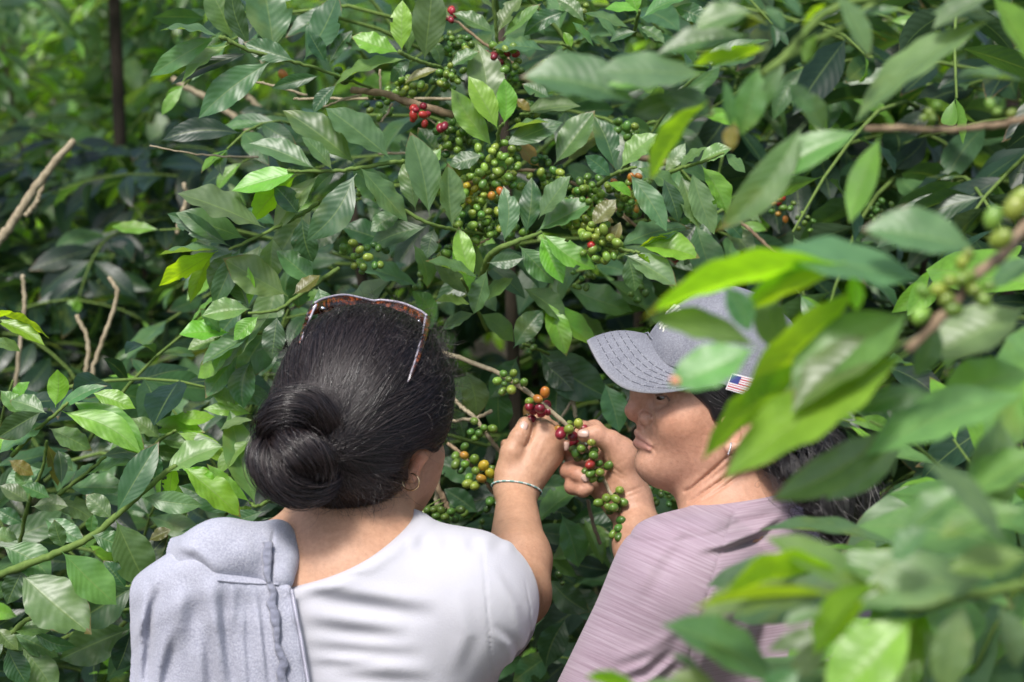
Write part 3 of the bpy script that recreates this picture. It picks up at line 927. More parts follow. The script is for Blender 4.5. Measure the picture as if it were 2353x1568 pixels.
for mx, my, mr in ((1549, 988.5, 2.0), (1563, 988, 1.4), (1552, 1004, 1.5), (1596, 945, 1.6), (1610, 1022, 1.5), (1569, 955, 1.2), (1583, 1058, 1.2), (1535, 1002, 1.3)):
    wg = (np.clip(1.4 - np.hypot(px - mx, py - my) / mr, 0, 1) * .55 * nrm)[:, None]; tn = tn * (1 - wg) + np.array((.22, .09, .05)) * wg
add_mesh('body', toW(V), Q, M_SKIN, person_right, tint=tn)
# eye
ec = Cf(1529, 913, 2.0985)
b = Buf()
u = np.linspace(0, math.pi, 17)[:, None]; v = np.linspace(0, 2 * math.pi, 25)[None]
def eyem():
    m, nt, N, L, bs = mat('eye')
    at = nd(nt, 'ShaderNodeAttribute', attribute_name='tint'); L.new(at.outputs[0], bs.inputs['Base Color'])
    bs.inputs['Roughness'].default_value = .08
    return m
V = np.stack([np.cos(u) + 0 * v, np.sin(u) * np.cos(v), np.sin(u) * np.sin(v)], -1).reshape(-1, 3)
gz = np.array([-.74, -.45, -.50]); gz /= np.linalg.norm(gz)
sx = np.cross(gz, [0, 0, 1.]); sx /= np.linalg.norm(sx); sz = np.cross(sx, gz)
Vw = ec + .0117 * (V[:, :1] * gz + V[:, 1:2] * sx + V[:, 2:3] * sz)
ct = np.where(V[:, :1] > .975, 0.01, np.where(V[:, :1] > .80, .03, .13)) * np.where((V[:, :1] > .80) & (V[:, :1] < .975), np.array([[1, .5, .25]]), np.array([[1, .93, .88]]))  # eye white toned dark, the visor's shade put into its colour
i = np.arange(16)[:, None] * 25; j = np.arange(24)[None]
F = np.stack([i + j, i + j + 1, i + 26 + j, i + 25 + j], -1).reshape(-1, 4)
add_mesh('eye', toW(Vw), F, eyem(), person_right, tint=ct)
for x_, y_, tip_, l, w_ in ((1340, 996, (1320, 993), .0150, .0112), (1300, 1026, (1302, 1010), .0115, .0095), (1344, 1099, (1354, 1110), .0105, .0085)):
    nail(body_right, x_, y_, 2.36, 2.45, tip_, l, w_, person_right, M_NAILR)

# ---- mauve t-shirt with slub streaks
def mauve_mat():
    m, nt, N, L, b = mat('mauve_slub')
    at = nd(nt, 'ShaderNodeAttribute', attribute_name='quv')
    mp = nd(nt, 'ShaderNodeMapping'); mp.inputs['Scale'].default_value = (11, 420, 1)
    L.new(at.outputs['Vector'], mp.inputs[0])
    n1 = noise(nt, 1.0, 4, .65, mp.outputs[0])
    mp2 = nd(nt, 'ShaderNodeMapping'); mp2.inputs['Scale'].default_value = (14, 900, 1)
    L.new(at.outputs['Vector'], mp2.inputs[0])
    n2 = noise(nt, 1.0, 3, .6, mp2.outputs[0])
    c = ramp(nt, n1, [(.30, (.26, .185, .225)), (.46, (.315, .235, .285)), (.60, (.375, .295, .345)), (.74, (.43, .36, .405))])
    c = mixc(nt, 1.0, c, ramp(nt, n2, [(.3, (.92, .92, .92)), (.7, (1.07, 1.07, 1.07))]), 'MULTIPLY')
    L.new(c, b.inputs['Base Color'])
    b.inputs['Roughness'].default_value = .92
    b.inputs['Specular IOR Level'].default_value = .15
    b.inputs['Sheen Weight'].default_value = .2
    bump(nt, n2, b, .35, .0012)
    return m
M_MAUVE = mauve_mat()
slR = Sdf(); slR.cone((1572, 1355, 2.02), .071, (1392, 1665, 2.065), .062)
slR.cone((1880, 1335, 2.16), .068, (1800, 1540, 2.26), .066, .04)
ncr = np.array([-.12, -.08, .98]); ncr /= np.linalg.norm(ncr)
pcr = Cf(1700, 1150, 2.06)
RC = [([(1810, 1180), (1740, 1232), (1660, 1262), (1600, 1270)], 9, .0060), ([(1890, 1240), (1800, 1285), (1690, 1320)], 9, .0035), ([(1600, 1200), (1520, 1290), (1460, 1400)], 16, .0020),
      ([(1555, 1480), (1480, 1540), (1420, 1560)], 10, .0040), ([(1560, 1515), (1500, 1570), (1440, 1600)], 8, .0035), ([(1580, 1440), (1500, 1500), (1400, 1530)], 12, .0024),
      ([(1690, 1400), (1640, 1480), (1610, 1580)], 12, .0035), ([(1760, 1380), (1720, 1480), (1700, 1600)], 14, .0030)]
SEAM = [(1690, 1168), (1662, 1245), (1625, 1370), (1592, 1480), (1566, 1570), (1550, 1640)]
def shirt_right(P):
    t = smin(TR(P) - .0085, slR(P), .03)
    px, py = toPx(P)
    t = np.minimum(t, np.where(px > 1615, smin(fr(P), TR(P), .05) - .005, 1.0))
    nr = P[:, 1] < 2.16
    for c, s, a in RC:
        t -= crease(px, py, c, s, a) * nr
    t += groove(px, py, SEAM, 2.2, .0016) * nr
    c = (P - pcr) @ ncr
    t -= .0016 * np.exp(-((c + .007) / .005) ** 2) - .0016 * np.exp(-((c + .017) / .0022) ** 2)
    t = smax(t, c, .003)
    t = smax(t, (py - 1655) * KPX * 2.05 - 10 * (px > 1560), .006) if False else t
    t = smax(t, np.where(px < 1540, ((py - 1640) + .45 * (px - 1400)) * KPX * 2.05, -1), .006)
    t = smax(t, (784 - 2560) * KPX * 2.3 - P[:, 2], .01) if False else smax(t, -(P[:, 2] - (784 - 2560) * KPX * 2.3), .01)
    return t
V, Q = surface(shirt_right, Cf(1230, 2620, 1.93), Cf(2050, 1120, 2.0) + np.array([.06, .52, .0]), .0026)
px, py = toPx(V)
seamx = np.interp(py, [p[1] for p in SEAM], [p[0] for p in SEAM])
a = np.where(px < seamx, R_(-24), R_(9))
X = (px - 1600) * KPX * 2.05; Z = -(py - 1300) * KPX * 2.05
uv = np.stack([X * np.cos(a) + Z * np.sin(a) + np.where(px < seamx, 5, 0), -X * np.sin(a) + Z * np.cos(a), V[:, 1] * 0], 1)
shirt2 = add_mesh('t_shirt', toW(V), Q, M_MAUVE, person_right, uv=uv)
trR = Sdf()
trR.ell((1780, 2480, 2.33), 300, .15, 300)
for x in (1650, 1910):
    trR.cone((x, 2600, 2.35), .088, (x, 3350, 2.52), .062, .05)
    trR.cone((x, 3350, 2.52), .062, (x, 3960, 2.67), .05, .02)
V, Q = surface(trR, Cf(1430, 3980, 2.12), Cf(2120, 2180, 2.2) + np.array([0, .7, 0]), .012)
add_mesh('trousers', toW(V), Q, M_JEANS, person_right)

# ---- her hair: sides under the cap and the ponytail
h2 = Sdf()
h2.ell((1662, 872, D2), 178, .080, 200)
h2.ell((1720, 960, 2.13), 100, .068, 100, .04)
HL = [(1560, 860), (1590, 905), (1609, 922), (1627, 940), (1637, 966), (1656, 975), (1676, 956), (1712, 950), (1735, 975), (1735, 1010), (1712, 1040), (1705, 1075), (1760, 1090), (1830, 1060)]
def inpoly(px, py, poly):
    ins = np.zeros(px.shape, bool)
    for i in range(len(poly)):
        (x0, y0), (x1, y1) = poly[i - 1], poly[i]
        c = ((y0 > py) != (y1 > py)) & (px < (x1 - x0) * (py - y0) / (y1 - y0 + 1e-9) + x0)
        ins ^= c
    return ins
HPOLY = HL + [(1860, 900), (1800, 640), (1560, 640)]
def scalp2(P):
    f = h2(P)
    px, py = toPx(P)
    d, _, _ = seg_dist(px, py, HL)
    e = np.where(inpoly(px, py, HPOLY), -d, d) * KPX * 2.1
    f = smax(f, np.where(P[:, 1] < 2.15, np.clip(e, -.03, .03), np.where(px < 1640, .02, -.03)), .006)
    return smax(f, (px < 1545) * .03 - .02, .004)
V, Q = surface(scalp2, Cf(1480, 1130, 2.0), Cf(1850, 640, 2.0) + np.array([.02, .26, .02]), .003)
hair2 = add_mesh('hair', toW(V), Q, M_HAIRD, person_right)
r = np.random.default_rng(9)
px, py = toPx(V); Vn = V[(V[:, 1] < 2.12) & (py > 860) & (px > 1597)]
def comb2(n, seed, tgt):
    r = np.random.default_rng(seed)
    P = Vn[r.integers(0, len(Vn), n)] + r.normal(0, .001, (n, 3)); h = r.uniform(.0004, .0040, n) + .0015 * np.sin(P[:, 2] * 900)
    out = [P]; T_ = tgt + r.normal(0, .012, (n, 3))
    for s in range(22):
        g = grad(h2, P); g /= np.linalg.norm(g, axis=1)[:, None] + 1e-9
        d = T_ - P; dist = np.linalg.norm(d, axis=1); d[:, 2] -= .02 * np.exp(-s / 6)
        d -= g * (d * g).sum(1)[:, None]; d /= np.linalg.norm(d, axis=1)[:, None] + 1e-9
        P = P + d * (.006 * (dist > .015))[:, None]; P = P - (h2(P) - h)[:, None] * g
        out.append(P)
    S_ = np.stack(out, 1)
    px, py = toPx(S_)
    return S_[~((np.hypot((px - 1694) / 37, (py - 998) / 49) < 1).any(1) | ((px < 1642) & (py > 948)).any(1) | ((px < 1592) & (py > 900)).any(1))]
S = comb2(6500, 3, Cf(1760, 990, 2.09))
M_HAIR2 = hair_mat('dark_hair', (.004, .003, .004), (.012, .010, .010), .45)
hair_curves('hair_strands', M_HAIR2, toW(S), .00028, hair2)
hair_curves('grey_hair_strands', M_GREYHAIR, toW(comb2(110, 4, Cf(1760, 990, 2.09))), .00020, hair2)
# ponytail
G = catmull([Cf(*p) for p in ((1740, 985, 2.10), (1790, 1000, 2.06), (1850, 1040, 2.02), (1905, 1105, 1.985), (1945, 1165, 1.965), (1975, 1230, 1.965), (1985, 1275, 1.97))], 60)
GR = np.interp(np.linspace(0, 1, 60), [0, .2, .5, .8, 1], [.024, .032, .034, .030, .014])
Vt, Ft = tube(G, GR * .86, 14)
pony = add_mesh('ponytail', toW(Vt), fix_quads(Ft), M_HAIRD, person_right)
T = np.gradient(G, axis=0); T /= np.linalg.norm(T, axis=1)[:, None]
Nn = np.cross(T, np.array([0, 1.0, 0])); Nn /= np.linalg.norm(Nn, axis=1)[:, None]; Bb = np.cross(T, Nn)
def tail(n, seed, s0, s1, spread, wav, over):
    r = np.random.default_rng(seed); K_ = 40
    st = r.uniform(*s0, n); en = np.minimum(st + r.uniform(*s1, n), 1.0 + over)
    t = st[:, None] + (en - st)[:, None] * np.linspace(0, 1, K_)[None]
    tc = np.clip(t, 0, 1) * 59; i0 = np.minimum(tc.astype(int), 58); f_ = (tc - i0)[..., None]
    lerp = lambda A: A[i0] * (1 - f_) + A[i0 + 1] * f_
    a0 = r.uniform(0, 6.28, n); cl = np.round(a0 * 7) / 7
    ang = a0[:, None] + wav * np.sin(t * 16 + cl[:, None] * 9) + .14 * np.sin(t * 34 + a0[:, None] * 5)
    rr = (r.uniform(.75, 1.0, n) + spread * r.uniform(0, 1, n) ** 3)[:, None] * (1 + .10 * np.sin(t * 22 + cl[:, None] * 13))
    ra = lerp(GR[:, None])[..., 0] * rr
    P = lerp(G) + (np.cos(ang) * ra)[..., None] * lerp(Nn) + (np.sin(ang) * ra)[..., None] * lerp(Bb)
    ex = np.clip(t - 1, 0, 1)[..., None]
    P = P + ex * .25 * (T[-1] + r.normal(0, .35, (n, 1, 3)))
    return P
hair_curves('hair_strands', M_HAIR2, toW(tail(9000, 31, (-.05, .55), (.35, .7), .25, .20, .10)), .00030, pony)
hair_curves('grey_hair_strands', M_GREYHAIR, toW(tail(70, 32, (.45, .7), (.4, .7), .50, .4, .16)), .00018, pony)
hair_curves('loose_hairs', M_HAIR2, toW(tail(300, 33, (.2, .7), (.3, .6), 1.2, .6, .2)), .00014, pony)

# ---- stick earring
er = empty('earring', tuple(W(1679, 1020, 2.034)))
tag(er, 'small silver bar earring with clear stones in the ear of the capped woman', 'earring')
bar_ = catmull([Cf(1680, 1018, 2.033), Cf(1678, 1030, 2.031), Cf(1673, 1045, 2.034)], 12)
Vt, Ft = tube(bar_, .0013, 6); add_mesh('bar', toW(Vt), fix_quads(Ft), M_SILVER, er)
b = Buf()
for p in bar_[1:-1]:
    Vt, Ft = tube([p + np.array([-.0002, -.0008, 0]), p + np.array([-.0002, -.0021, 0])], [.0011, .0007], 6); b.add(toW(Vt), Ft)
add_mesh('stones', np.concatenate(b.V), fix_quads(np.concatenate(b.F)), plain_mat('clear_stone', (.8, .8, .82), .05, .3, 1.0), er)['kind'] = 'stuff'

# ------------------------------------------------------------------ the cap
def denim_mat():
    m, nt, N, L, b = mat('washed_denim')
    n1 = noise(nt, 30, 5, .65); n2 = noise(nt, 650, 3, .7); n3 = noise(nt, 1500, 1, .5)
    c = mixc(nt, ramp(nt, n1, [(.3, (0, 0, 0)), (.7, (1, 1, 1))]), (.125, .130, .158), (.19, .197, .225))
    c = mixc(nt, ramp(nt, n2, [(.40, (0, 0, 0)), (.68, (.8, .8, .8))]), c, (.29, .296, .33))
    at = nd(nt, 'ShaderNodeAttribute', attribute_name='tint')
    c = mixc(nt, at.outputs['Fac'], c, (.36, .36, .38))
    L.new(c, b.inputs['Base Color'])
    b.inputs['Roughness'].default_value = .95; b.inputs['Specular IOR Level'].default_value = .12
    bump(nt, mth(nt, 'ADD', n2, n3), b, .45, .0012)
    return m
M_CAP = denim_mat()
M_THREAD = plain_mat('dark_thread', (.060, .064, .085), .9)
M_THREADL = plain_mat('pale_thread', (.42, .42, .45), .9)
cap = empty('cap', tuple(W(1650, 880, 2.13)))
tag(cap, 'washed grey baseball cap with a stitched visor and a small flag patch', 'cap')
cs = Sdf()
cs.ell((1672, 868, D2), 180, .0875, 208)
cs.ell((1566, 824, D2), 74, .062, 70, .04)
RIM_N = np.array([-.30, .10, -.95]); RIM_N /= np.linalg.norm(RIM_N)      # opening faces down, tilted up towards the visor
RIM_P = Cf(1640, 878, 2.045)
capsdf0 = cs
def capsdf(P):
    f = cs(P)
    px, py = toPx(P)
    # six panel seams meeting at the button
    c0 = Cf(1665, 700, D2)
    th = np.arctan2(P[:, 1] - c0[1], P[:, 0] - c0[0])
    q = np.abs((th / (math.pi / 3) + .5) % 1 - .5) * (math.pi / 3) * np.hypot(P[:, 0] - c0[0], P[:, 1] - c0[1])
    f += .0012 * np.exp(-(q / .0022) ** 2) - .0010 * np.exp(-((q - .006) / .004) ** 2)
    f += .0010 * np.sin(px / 17. + py / 23.) * np.sin(py / 29. - px / 40.)
    return f
def capshell(P):
    f = capsdf(P)
    f = smax(f, -(f + .0035), .001)
    return smax(f, (P - RIM_P) @ RIM_N, .002)
V, Q = surface(capshell, Cf(1440, 960, 2.0), Cf(1890, 640, 2.0) + np.array([.03, .26, .03]), .0019, newton=1)
rimd = np.abs((V - RIM_P) @ RIM_N)
add_mesh('crown', toW(V), Q, M_CAP, cap, tint=np.repeat(np.exp(-(rimd / .0018) ** 2)[:, None] * .5, 3, 1))
# visor: near half measured, far half mirrored about the middle of the head
def visor_pt(s, t):
    """s 0 = middle, 1 = near end; t 0 = sewn edge, 1 = outer edge"""
    S_ = [0, .25, .45, .65, .83, 1.0]
    A = [(1484, 768, 2.13), (1491, 781, 2.108), (1512, 805, 2.088), (1545, 832, 2.072), (1590, 860, 2.058), (1640, 884, 2.047)]
    O = [(1347, 781, 2.13), (1356, 800, 2.098), (1381, 848, 2.072), (1428, 896, 2.056), (1510, 909, 2.047), (1641, 885, 2.0455)]
    a = np.array([np.interp(s, S_, [Cf(*p)[k] for p in A]) for k in range(3)])
    o = np.array([np.interp(s, S_, [Cf(*p)[k] for p in O]) for k in range(3)])
    return a, o
ns, ntt = 61, 22
sv = np.linspace(-1, 1, ns)
AA = np.array([visor_pt(abs(s), 0)[0] for s in sv]); OO = np.array([visor_pt(abs(s), 0)[1] for s in sv])
def smooth_rows(A):
    K_ = A.copy()
    for _ in range(6):
        K_[1:-1] = K_[1:-1] * .5 + (K_[:-2] + K_[2:]) * .25
    return K_
AA[sv < 0, 1] = 2 * D2 - AA[sv < 0, 1]; OO[sv < 0, 1] = 2 * D2 - OO[sv < 0, 1]
far = sv < 0
AA[far, 2] += (AA[far, 1] - D2) * .10; OO[far, 2] += (OO[far, 1] - D2) * .10
AA, OO = smooth_rows(AA), smooth_rows(OO)
tv = np.linspace(0, 1, ntt)
Gd = AA[:, None] * (1 - tv)[None, :, None] + OO[:, None] * tv[None, :, None]
Gd[:, :, 2] += (.007 * np.sin(tv * math.pi))[None] * (1 - np.abs(sv) ** 3)[:, None]
nv_ = np.cross(np.gradient(Gd, axis=0), np.gradient(Gd, axis=1)); nv_ /= np.linalg.norm(nv_, axis=2)[..., None] + 1e-9
if nv_[ns // 2, ntt // 2, 2] < 0: nv_ = -nv_
th_ = .0028 * np.clip((1 - tv) * 14, .25, 1)[None, :, None]
top, bot = Gd + nv_ * th_ * .5, Gd - nv_ * th_ * .5
V = np.concatenate([top.reshape(-1, 3), bot.reshape(-1, 3)]); i = np.arange(ns - 1)[:, None] * ntt; j = np.arange(ntt - 1)[None]
F = np.stack([i + j, i + j + 1, i + ntt + j + 1, i + ntt + j], -1).reshape(-1, 4); o_ = ns * ntt
k_ = np.arange(ns - 1) * ntt + ntt - 1
F = np.concatenate([F, F[:, ::-1] + o_, np.stack([k_, k_ + o_, k_ + ntt + o_, k_ + ntt], 1)])
ed = np.tile(np.exp(-((1 - tv) / .035) ** 2) * .75, ns * 2)
vis = add_mesh('visor', toW(V), F, M_CAP, cap, tint=np.repeat(ed[:, None], 3, 1))
bd = Buf(); bl_ = Buf()
for q, t0 in enumerate((.36, .48, .60, .72, .84)):
    for s in np.arange(-.93, .94, .0085):
        def pt(s_, t_):
            x = (s_ + 1) / 2 * (ns - 1); y = t_ * (ntt - 1); a_, b_ = int(x), int(y); fx, fy = x - a_, y - b_
            return (top[a_, b_] * (1 - fx) * (1 - fy) + top[a_ + 1, b_] * fx * (1 - fy) + top[a_, b_ + 1] * (1 - fx) * fy + top[a_ + 1, b_ + 1] * fx * fy)
        tq = t0
        p0, p1 = pt(s, tq), pt(s + .0062, tq)
        up = np.array([0, -.0003, .0004])
        Vt, Ft = tube([p0 + up * .3, (p0 + p1) / 2 + up, p1 + up * .3], .00034, 5)
        (bl_ if int(s * 997) % 4 == 0 else bd).add(toW(Vt), Ft)
for bb_, nm, mt in ((bd, 'dark_stitching', M_THREAD), (bl_, 'pale_stitching', M_THREADL)):
    o = add_mesh(nm, np.concatenate(bb_.V), fix_quads(np.concatenate(bb_.F)), mt, vis); o['kind'] = 'stuff'
# flag patch
def patch_pt(u, v, off=.0010):
    a, b_, c, d = np.array([1682, 858]), np.array([1736, 871]), np.array([1667, 895]), np.array([1713, 909])
    p = (a * (1 - u) + b_ * u) * (1 - v) + (c * (1 - u) + d * u) * v
    return onto(cs, p[0], p[1], 2.0, 2.14, off, 40)
nu_, nv2 = 60, 26
Pg = np.array([[patch_pt(i / nu_, j / nv2, .0018) for j in range(nv2 + 1)] for i in range(nu_ + 1)])
V = Pg.reshape(-1, 3)
i = np.arange(nu_)[:, None]; j = np.arange(nv2)[None]
F = np.stack([i * (nv2 + 1) + j, (i + 1) * (nv2 + 1) + j, (i + 1) * (nv2 + 1) + j + 1, i * (nv2 + 1) + j + 1], -1).reshape(-1, 4)
M_R, M_W, M_B = cloth_mat('flag_red', (.46, .06, .09), (.52, .09, .11), 900, .4), cloth_mat('flag_white', (.66, .64, .66), (.7, .69, .7), 900, .4), cloth_mat('flag_blue', (.05, .06, .22), (.07, .08, .26), 900, .4)
mi = []
for i_ in range(nu_):
    for j_ in range(nv2):
        uu, vv = (i_ + .5) / nu_, (j_ + .5) / nv2
        if uu < .035 or uu > .965 or vv < .06 or vv > .94: mi.append(1); continue
        st_ = int((vv - .06) / .88 * 13)
        if uu < .44 and st_ < 7: mi.append(2)
        else: mi.append(0 if st_ % 2 == 0 else 1)
patch = add_mesh('flag_patch', toW(V), F, None, cap, mats=[M_R, M_W, M_B], midx=mi)
s = patch.modifiers.new('thick', 'SOLIDIFY'); s.thickness = .0012
b = Buf()
for rr_ in range(9):
    for cc_ in range(6 if rr_ % 2 == 0 else 5):
        u_ = .065 + (cc_ + (.5 if rr_ % 2 else 0)) * .066; v_ = .105 + rr_ * .047
        p = patch_pt(u_, v_, .0023)
        star = [p + .00042 * (1 if k % 2 == 0 else .45) * np.array([math.cos(k * math.pi / 5), 0, math.sin(k * math.pi / 5)]) + np.array([0, 0, 0]) for k in range(10)] + [p + np.array([0, -.0003, 0])]
        b.add(toW(np.array(star)), np.array([[k, (k + 1) % 10, 10, 10] for k in range(10)]))
o = add_mesh('star', np.concatenate(b.V), fix_quads(np.concatenate(b.F)), M_W, patch); o['kind'] = 'stuff'
# white embroidery on the front panel: bony fingers
M_EMB = cloth_mat('white_embroidery', (.62, .62, .56), (.66, .66, .60), 1300, .5)
b = Buf()
for pts, r0 in (([(1532, 722), (1545, 709), (1553, 702)], .0042), ([(1534, 727), (1549, 714), (1560, 704)], .0040), ([(1538, 733), (1553, 721), (1564, 712)], .0040),
                ([(1543, 737), (1557, 727), (1567, 718)], .0036), ([(1521, 737), (1526, 731), (1531, 726)], .0030), ([(1525, 742), (1530, 736), (1534, 731)], .0030), ([(1530, 746), (1535, 740), (1539, 736)], .0028),
                ([(1515, 748), (1518, 744), (1521, 740)], .0024), ([(1519, 752), (1522, 747), (1525, 744)], .0024), ([(1524, 757), (1526, 752), (1529, 749)], .0022), ([(1530, 752), (1534, 748), (1538, 744)], .0024),
                ([(1516, 757), (1518, 753), (1519, 751)], .0020), ([(1523, 763), (1525, 759), (1526, 757)], .0018)):
    c = catmull([(x, y, 0) for x, y in pts], 10)
    P = np.array([onto(cs, x, y, 2.02, 2.16, .0006, 40) for x, y, _ in c])
    Vt, Ft = tube(P, r0 * np.array([.75, .95, .9, .82, .8, .8, .82, .9, 1.0, .8]) * .62, 8); b.add(toW(Vt), Ft)
add_mesh('emblem', np.concatenate(b.V), fix_quads(np.concatenate(b.F)), M_EMB, cap)
# brow band seam and button
path = [Cf(1482, 767, 2.128)] + [top[k_, 0] + np.array([.0012, -.0008, .0022]) for k_ in range(ns // 2 + 2, ns - 2, 3)]
Vt, Ft = tube(np.array(path), .0011, 6); add_mesh('band_seam', toW(Vt), fix_quads(Ft), M_CAP, cap)

# ================================================================== FOLIAGE
def leaf_mat(name, rough=.40, trans=.34, vein=1.0):
    m, nt, N, L, b = mat(name)
    uv = nd(nt, 'ShaderNodeAttribute', attribute_name='quv')
    sp = nd(nt, 'ShaderNodeSeparateXYZ'); L.new(uv.outputs['Vector'], sp.inputs[0])
    u, v, sd_ = sp.outputs[0], sp.outputs[1], sp.outputs[2]
    tint = nd(nt, 'ShaderNodeAttribute', attribute_name='tint').outputs[0]
    au = mth(nt, 'ABSOLUTE', u)
    side = mth(nt, 'MULTIPLY_ADD', v, 9.5, mth(nt, 'MULTIPLY', mth(nt, 'POWER', au, 1.35), -2.1))
    fr_ = mth(nt, 'ABSOLUTE', mth(nt, 'SUBTRACT', mth(nt, 'FRACT', side), .5))
    svein = mth(nt, 'SUBTRACT', 1.0, mth(nt, 'SMOOTH_MIN', mth(nt, 'MULTIPLY', fr_, 13.0), 1.0, .3), clamp=True)
    svein = mth(nt, 'MULTIPLY', svein, mth(nt, 'SUBTRACT', 1.0, mth(nt, 'MULTIPLY', au, .85)))
    mid = mth(nt, 'SUBTRACT', 1.0, mth(nt, 'MULTIPLY', au, 15.0), clamp=True)
    tc = nd(nt, 'ShaderNodeTexCoord')
    n1 = noise(nt, 34, 4, .6, tc.outputs['Object']); n2 = noise(nt, 420, 3, .6, tc.outputs['Object'])
    base = mixc(nt, 1.0, tint, ramp(nt, n1, [(.3, (.74, .78, .74)), (.7, (1.22, 1.18, 1.15))]), 'MULTIPLY')
    base = mixc(nt, mth(nt, 'MULTIPLY', svein, .09 * vein), base, (.16, .26, .10))
    base = mixc(nt, mth(nt, 'MULTIPLY', mid, .50 * vein), base, (.20, .29, .09))
    n3 = noise(nt, 24, 2, .5, tc.outputs['Object'])                  # scattered rust and dust spots
    spots = mth(nt, 'MULTIPLY', ramp(nt, n3, [(.62, (0, 0, 0)), (.72, (1, 1, 1))]), ramp(nt, n2, [(.60, (0, 0, 0)), (.68, (1, 1, 1))]))
    base = mixc(nt, mth(nt, 'MULTIPLY', spots, .5), base, (.17, .12, .05))
    n4 = noise(nt, 60, 3, .7, tc.outputs['Object'])                  # browned margins and tips on some leaves
    rim = mth(nt, 'ADD', mth(nt, 'MULTIPLY', mth(nt, 'POWER', au, 5), .55), mth(nt, 'POWER', v, 8))
    age = mth(nt, 'MULTIPLY', mth(nt, 'GREATER_THAN', sd_, .72), mth(nt, 'GREATER_THAN', mth(nt, 'ADD', rim, n4), 1.12))
    base = mixc(nt, mth(nt, 'MULTIPLY', age, .75), base, (.15, .10, .035))
    old = mth(nt, 'MULTIPLY', mth(nt, 'GREATER_THAN', mth(nt, 'FRACT', mth(nt, 'MULTIPLY', sd_, 7.3)), .8), ramp(nt, noise(nt, 26, 2, .5, tc.outputs['Object']), [(.5, (0, 0, 0)), (.7, (1, 1, 1))]))
    base = mixc(nt, mth(nt, 'MULTIPLY', old, .45), base, (.17, .22, .04))
    geo = nd(nt, 'ShaderNodeNewGeometry')
    under = mixc(nt, .45, base, (.085, .16, .055))
    base2 = mixc(nt, geo.outputs['Backfacing'], base, under)
    L.new(base2, b.inputs['Base Color'])
    L.new(mth(nt, 'ADD', mth(nt, 'MULTIPLY', n1, .22), mth(nt, 'MULTIPLY_ADD', geo.outputs['Backfacing'], .22, rough - .11)), b.inputs['Roughness'])
    b.inputs['Specular IOR Level'].default_value = .52
    b.inputs['Coat Weight'].default_value = .34; b.inputs['Coat Roughness'].default_value = .36
    h = mth(nt, 'ADD', mth(nt, 'MULTIPLY', mth(nt, 'COSINE', mth(nt, 'MULTIPLY', side, 6.2832)), .5), mth(nt, 'MULTIPLY', mid, -1.2))
    h = mth(nt, 'ADD', h, mth(nt, 'MULTIPLY', n2, .25))
    bp = nd(nt, 'ShaderNodeBump', i_Strength=.15 * vein, i_Distance=.0016)
    L.new(h, bp.inputs['Height']); L.new(bp.outputs[0], b.inputs['Normal'])
    tr = nd(nt, 'ShaderNodeBsdfTranslucent')
    L.new(mixc(nt, 1.0, mixc(nt, 1.0, base, (3.4, 3.0, .8), 'MULTIPLY'), (.002, .004, 0), 'ADD'), tr.inputs[0])
    L.new(bp.outputs[0], tr.inputs['Normal'])
    mx = nd(nt, 'ShaderNodeMixShader'); mx.inputs[0].default_value = trans
    L.new(b.outputs[0], mx.inputs[1]); L.new(tr.outputs[0], mx.inputs[2])
    L.new(mx.outputs[0], N['Material Output'].inputs['Surface'])
    return m
M_LEAF = leaf_mat('coffee_leaf')
def bark_mat(name, c1, c2, sc=60):
    m, nt, N, L, b = mat(name)
    mp = nd(nt, 'ShaderNodeMapping'); mp.inputs['Scale'].default_value = (1, 1, .35)
    L.new(nd(nt, 'ShaderNodeTexCoord').outputs['Object'], mp.inputs[0])
    n1 = noise(nt, sc, 5, .65, mp.outputs[0])
    L.new(ramp(nt, n1, [(.3, c1), (.7, c2)]), b.inputs['Base Color'])
    b.inputs['Roughness'].default_value = .85; b.inputs['Specular IOR Level'].default_value = .25
    bump(nt, n1, b, .6, .003)
    return m
M_GREENSTEM = bark_mat('green_stem', (.085, .15, .030), (.15, .22, .055), 90)
M_TWIG = bark_mat('pale_twig', (.22, .18, .11), (.42, .36, .25), 120)
M_BROWN = bark_mat('brown_branch', (.13, .090, .055), (.34, .25, .16), 80)
M_DARKBARK = bark_mat('dark_bark', (.025, .020, .015), (.07, .055, .04), 30)
def cherry_mat():
    m, nt, N, L, b = mat('coffee_cherry')
    at = nd(nt, 'ShaderNodeAttribute', attribute_name='tint')
    n1 = noise(nt, 90, 3, .6)
    c = mixc(nt, 1.0, at.outputs[0], ramp(nt, n1, [(.3, (.78, .82, .8)), (.7, (1.2, 1.15, 1.1))]), 'MULTIPLY')
    L.new(c, b.inputs['Base Color'])
    b.inputs['Roughness'].default_value = .30
    b.inputs['Specular IOR Level'].default_value = .5
    b.inputs['Subsurface Weight'].default_value = .08
    b.inputs['Subsurface Radius'].default_value = (.004, .003, .001)
    return m
M_CHERRY = cherry_mat()

COLS = {'k': (.015, .044, .023), 'd': (.044, .110, .044), 'm': (.082, .178, .066), 's': (.106, .198, .090), 'b': (.155, .345, .040), 'y': (.26, .49, .020),  # k: near-black leaf kind with deep shade put into its colour
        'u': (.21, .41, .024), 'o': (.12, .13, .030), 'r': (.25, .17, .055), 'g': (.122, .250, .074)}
PV = np.array([-.07, -.01, .04, .12, .22, .34, .47, .60, .72, .82, .90, .95, 1.0])
PF = np.array([.022, .024, .13, .40, .69, .91, 1.0, .97, .81, .57, .30, .13, .0])

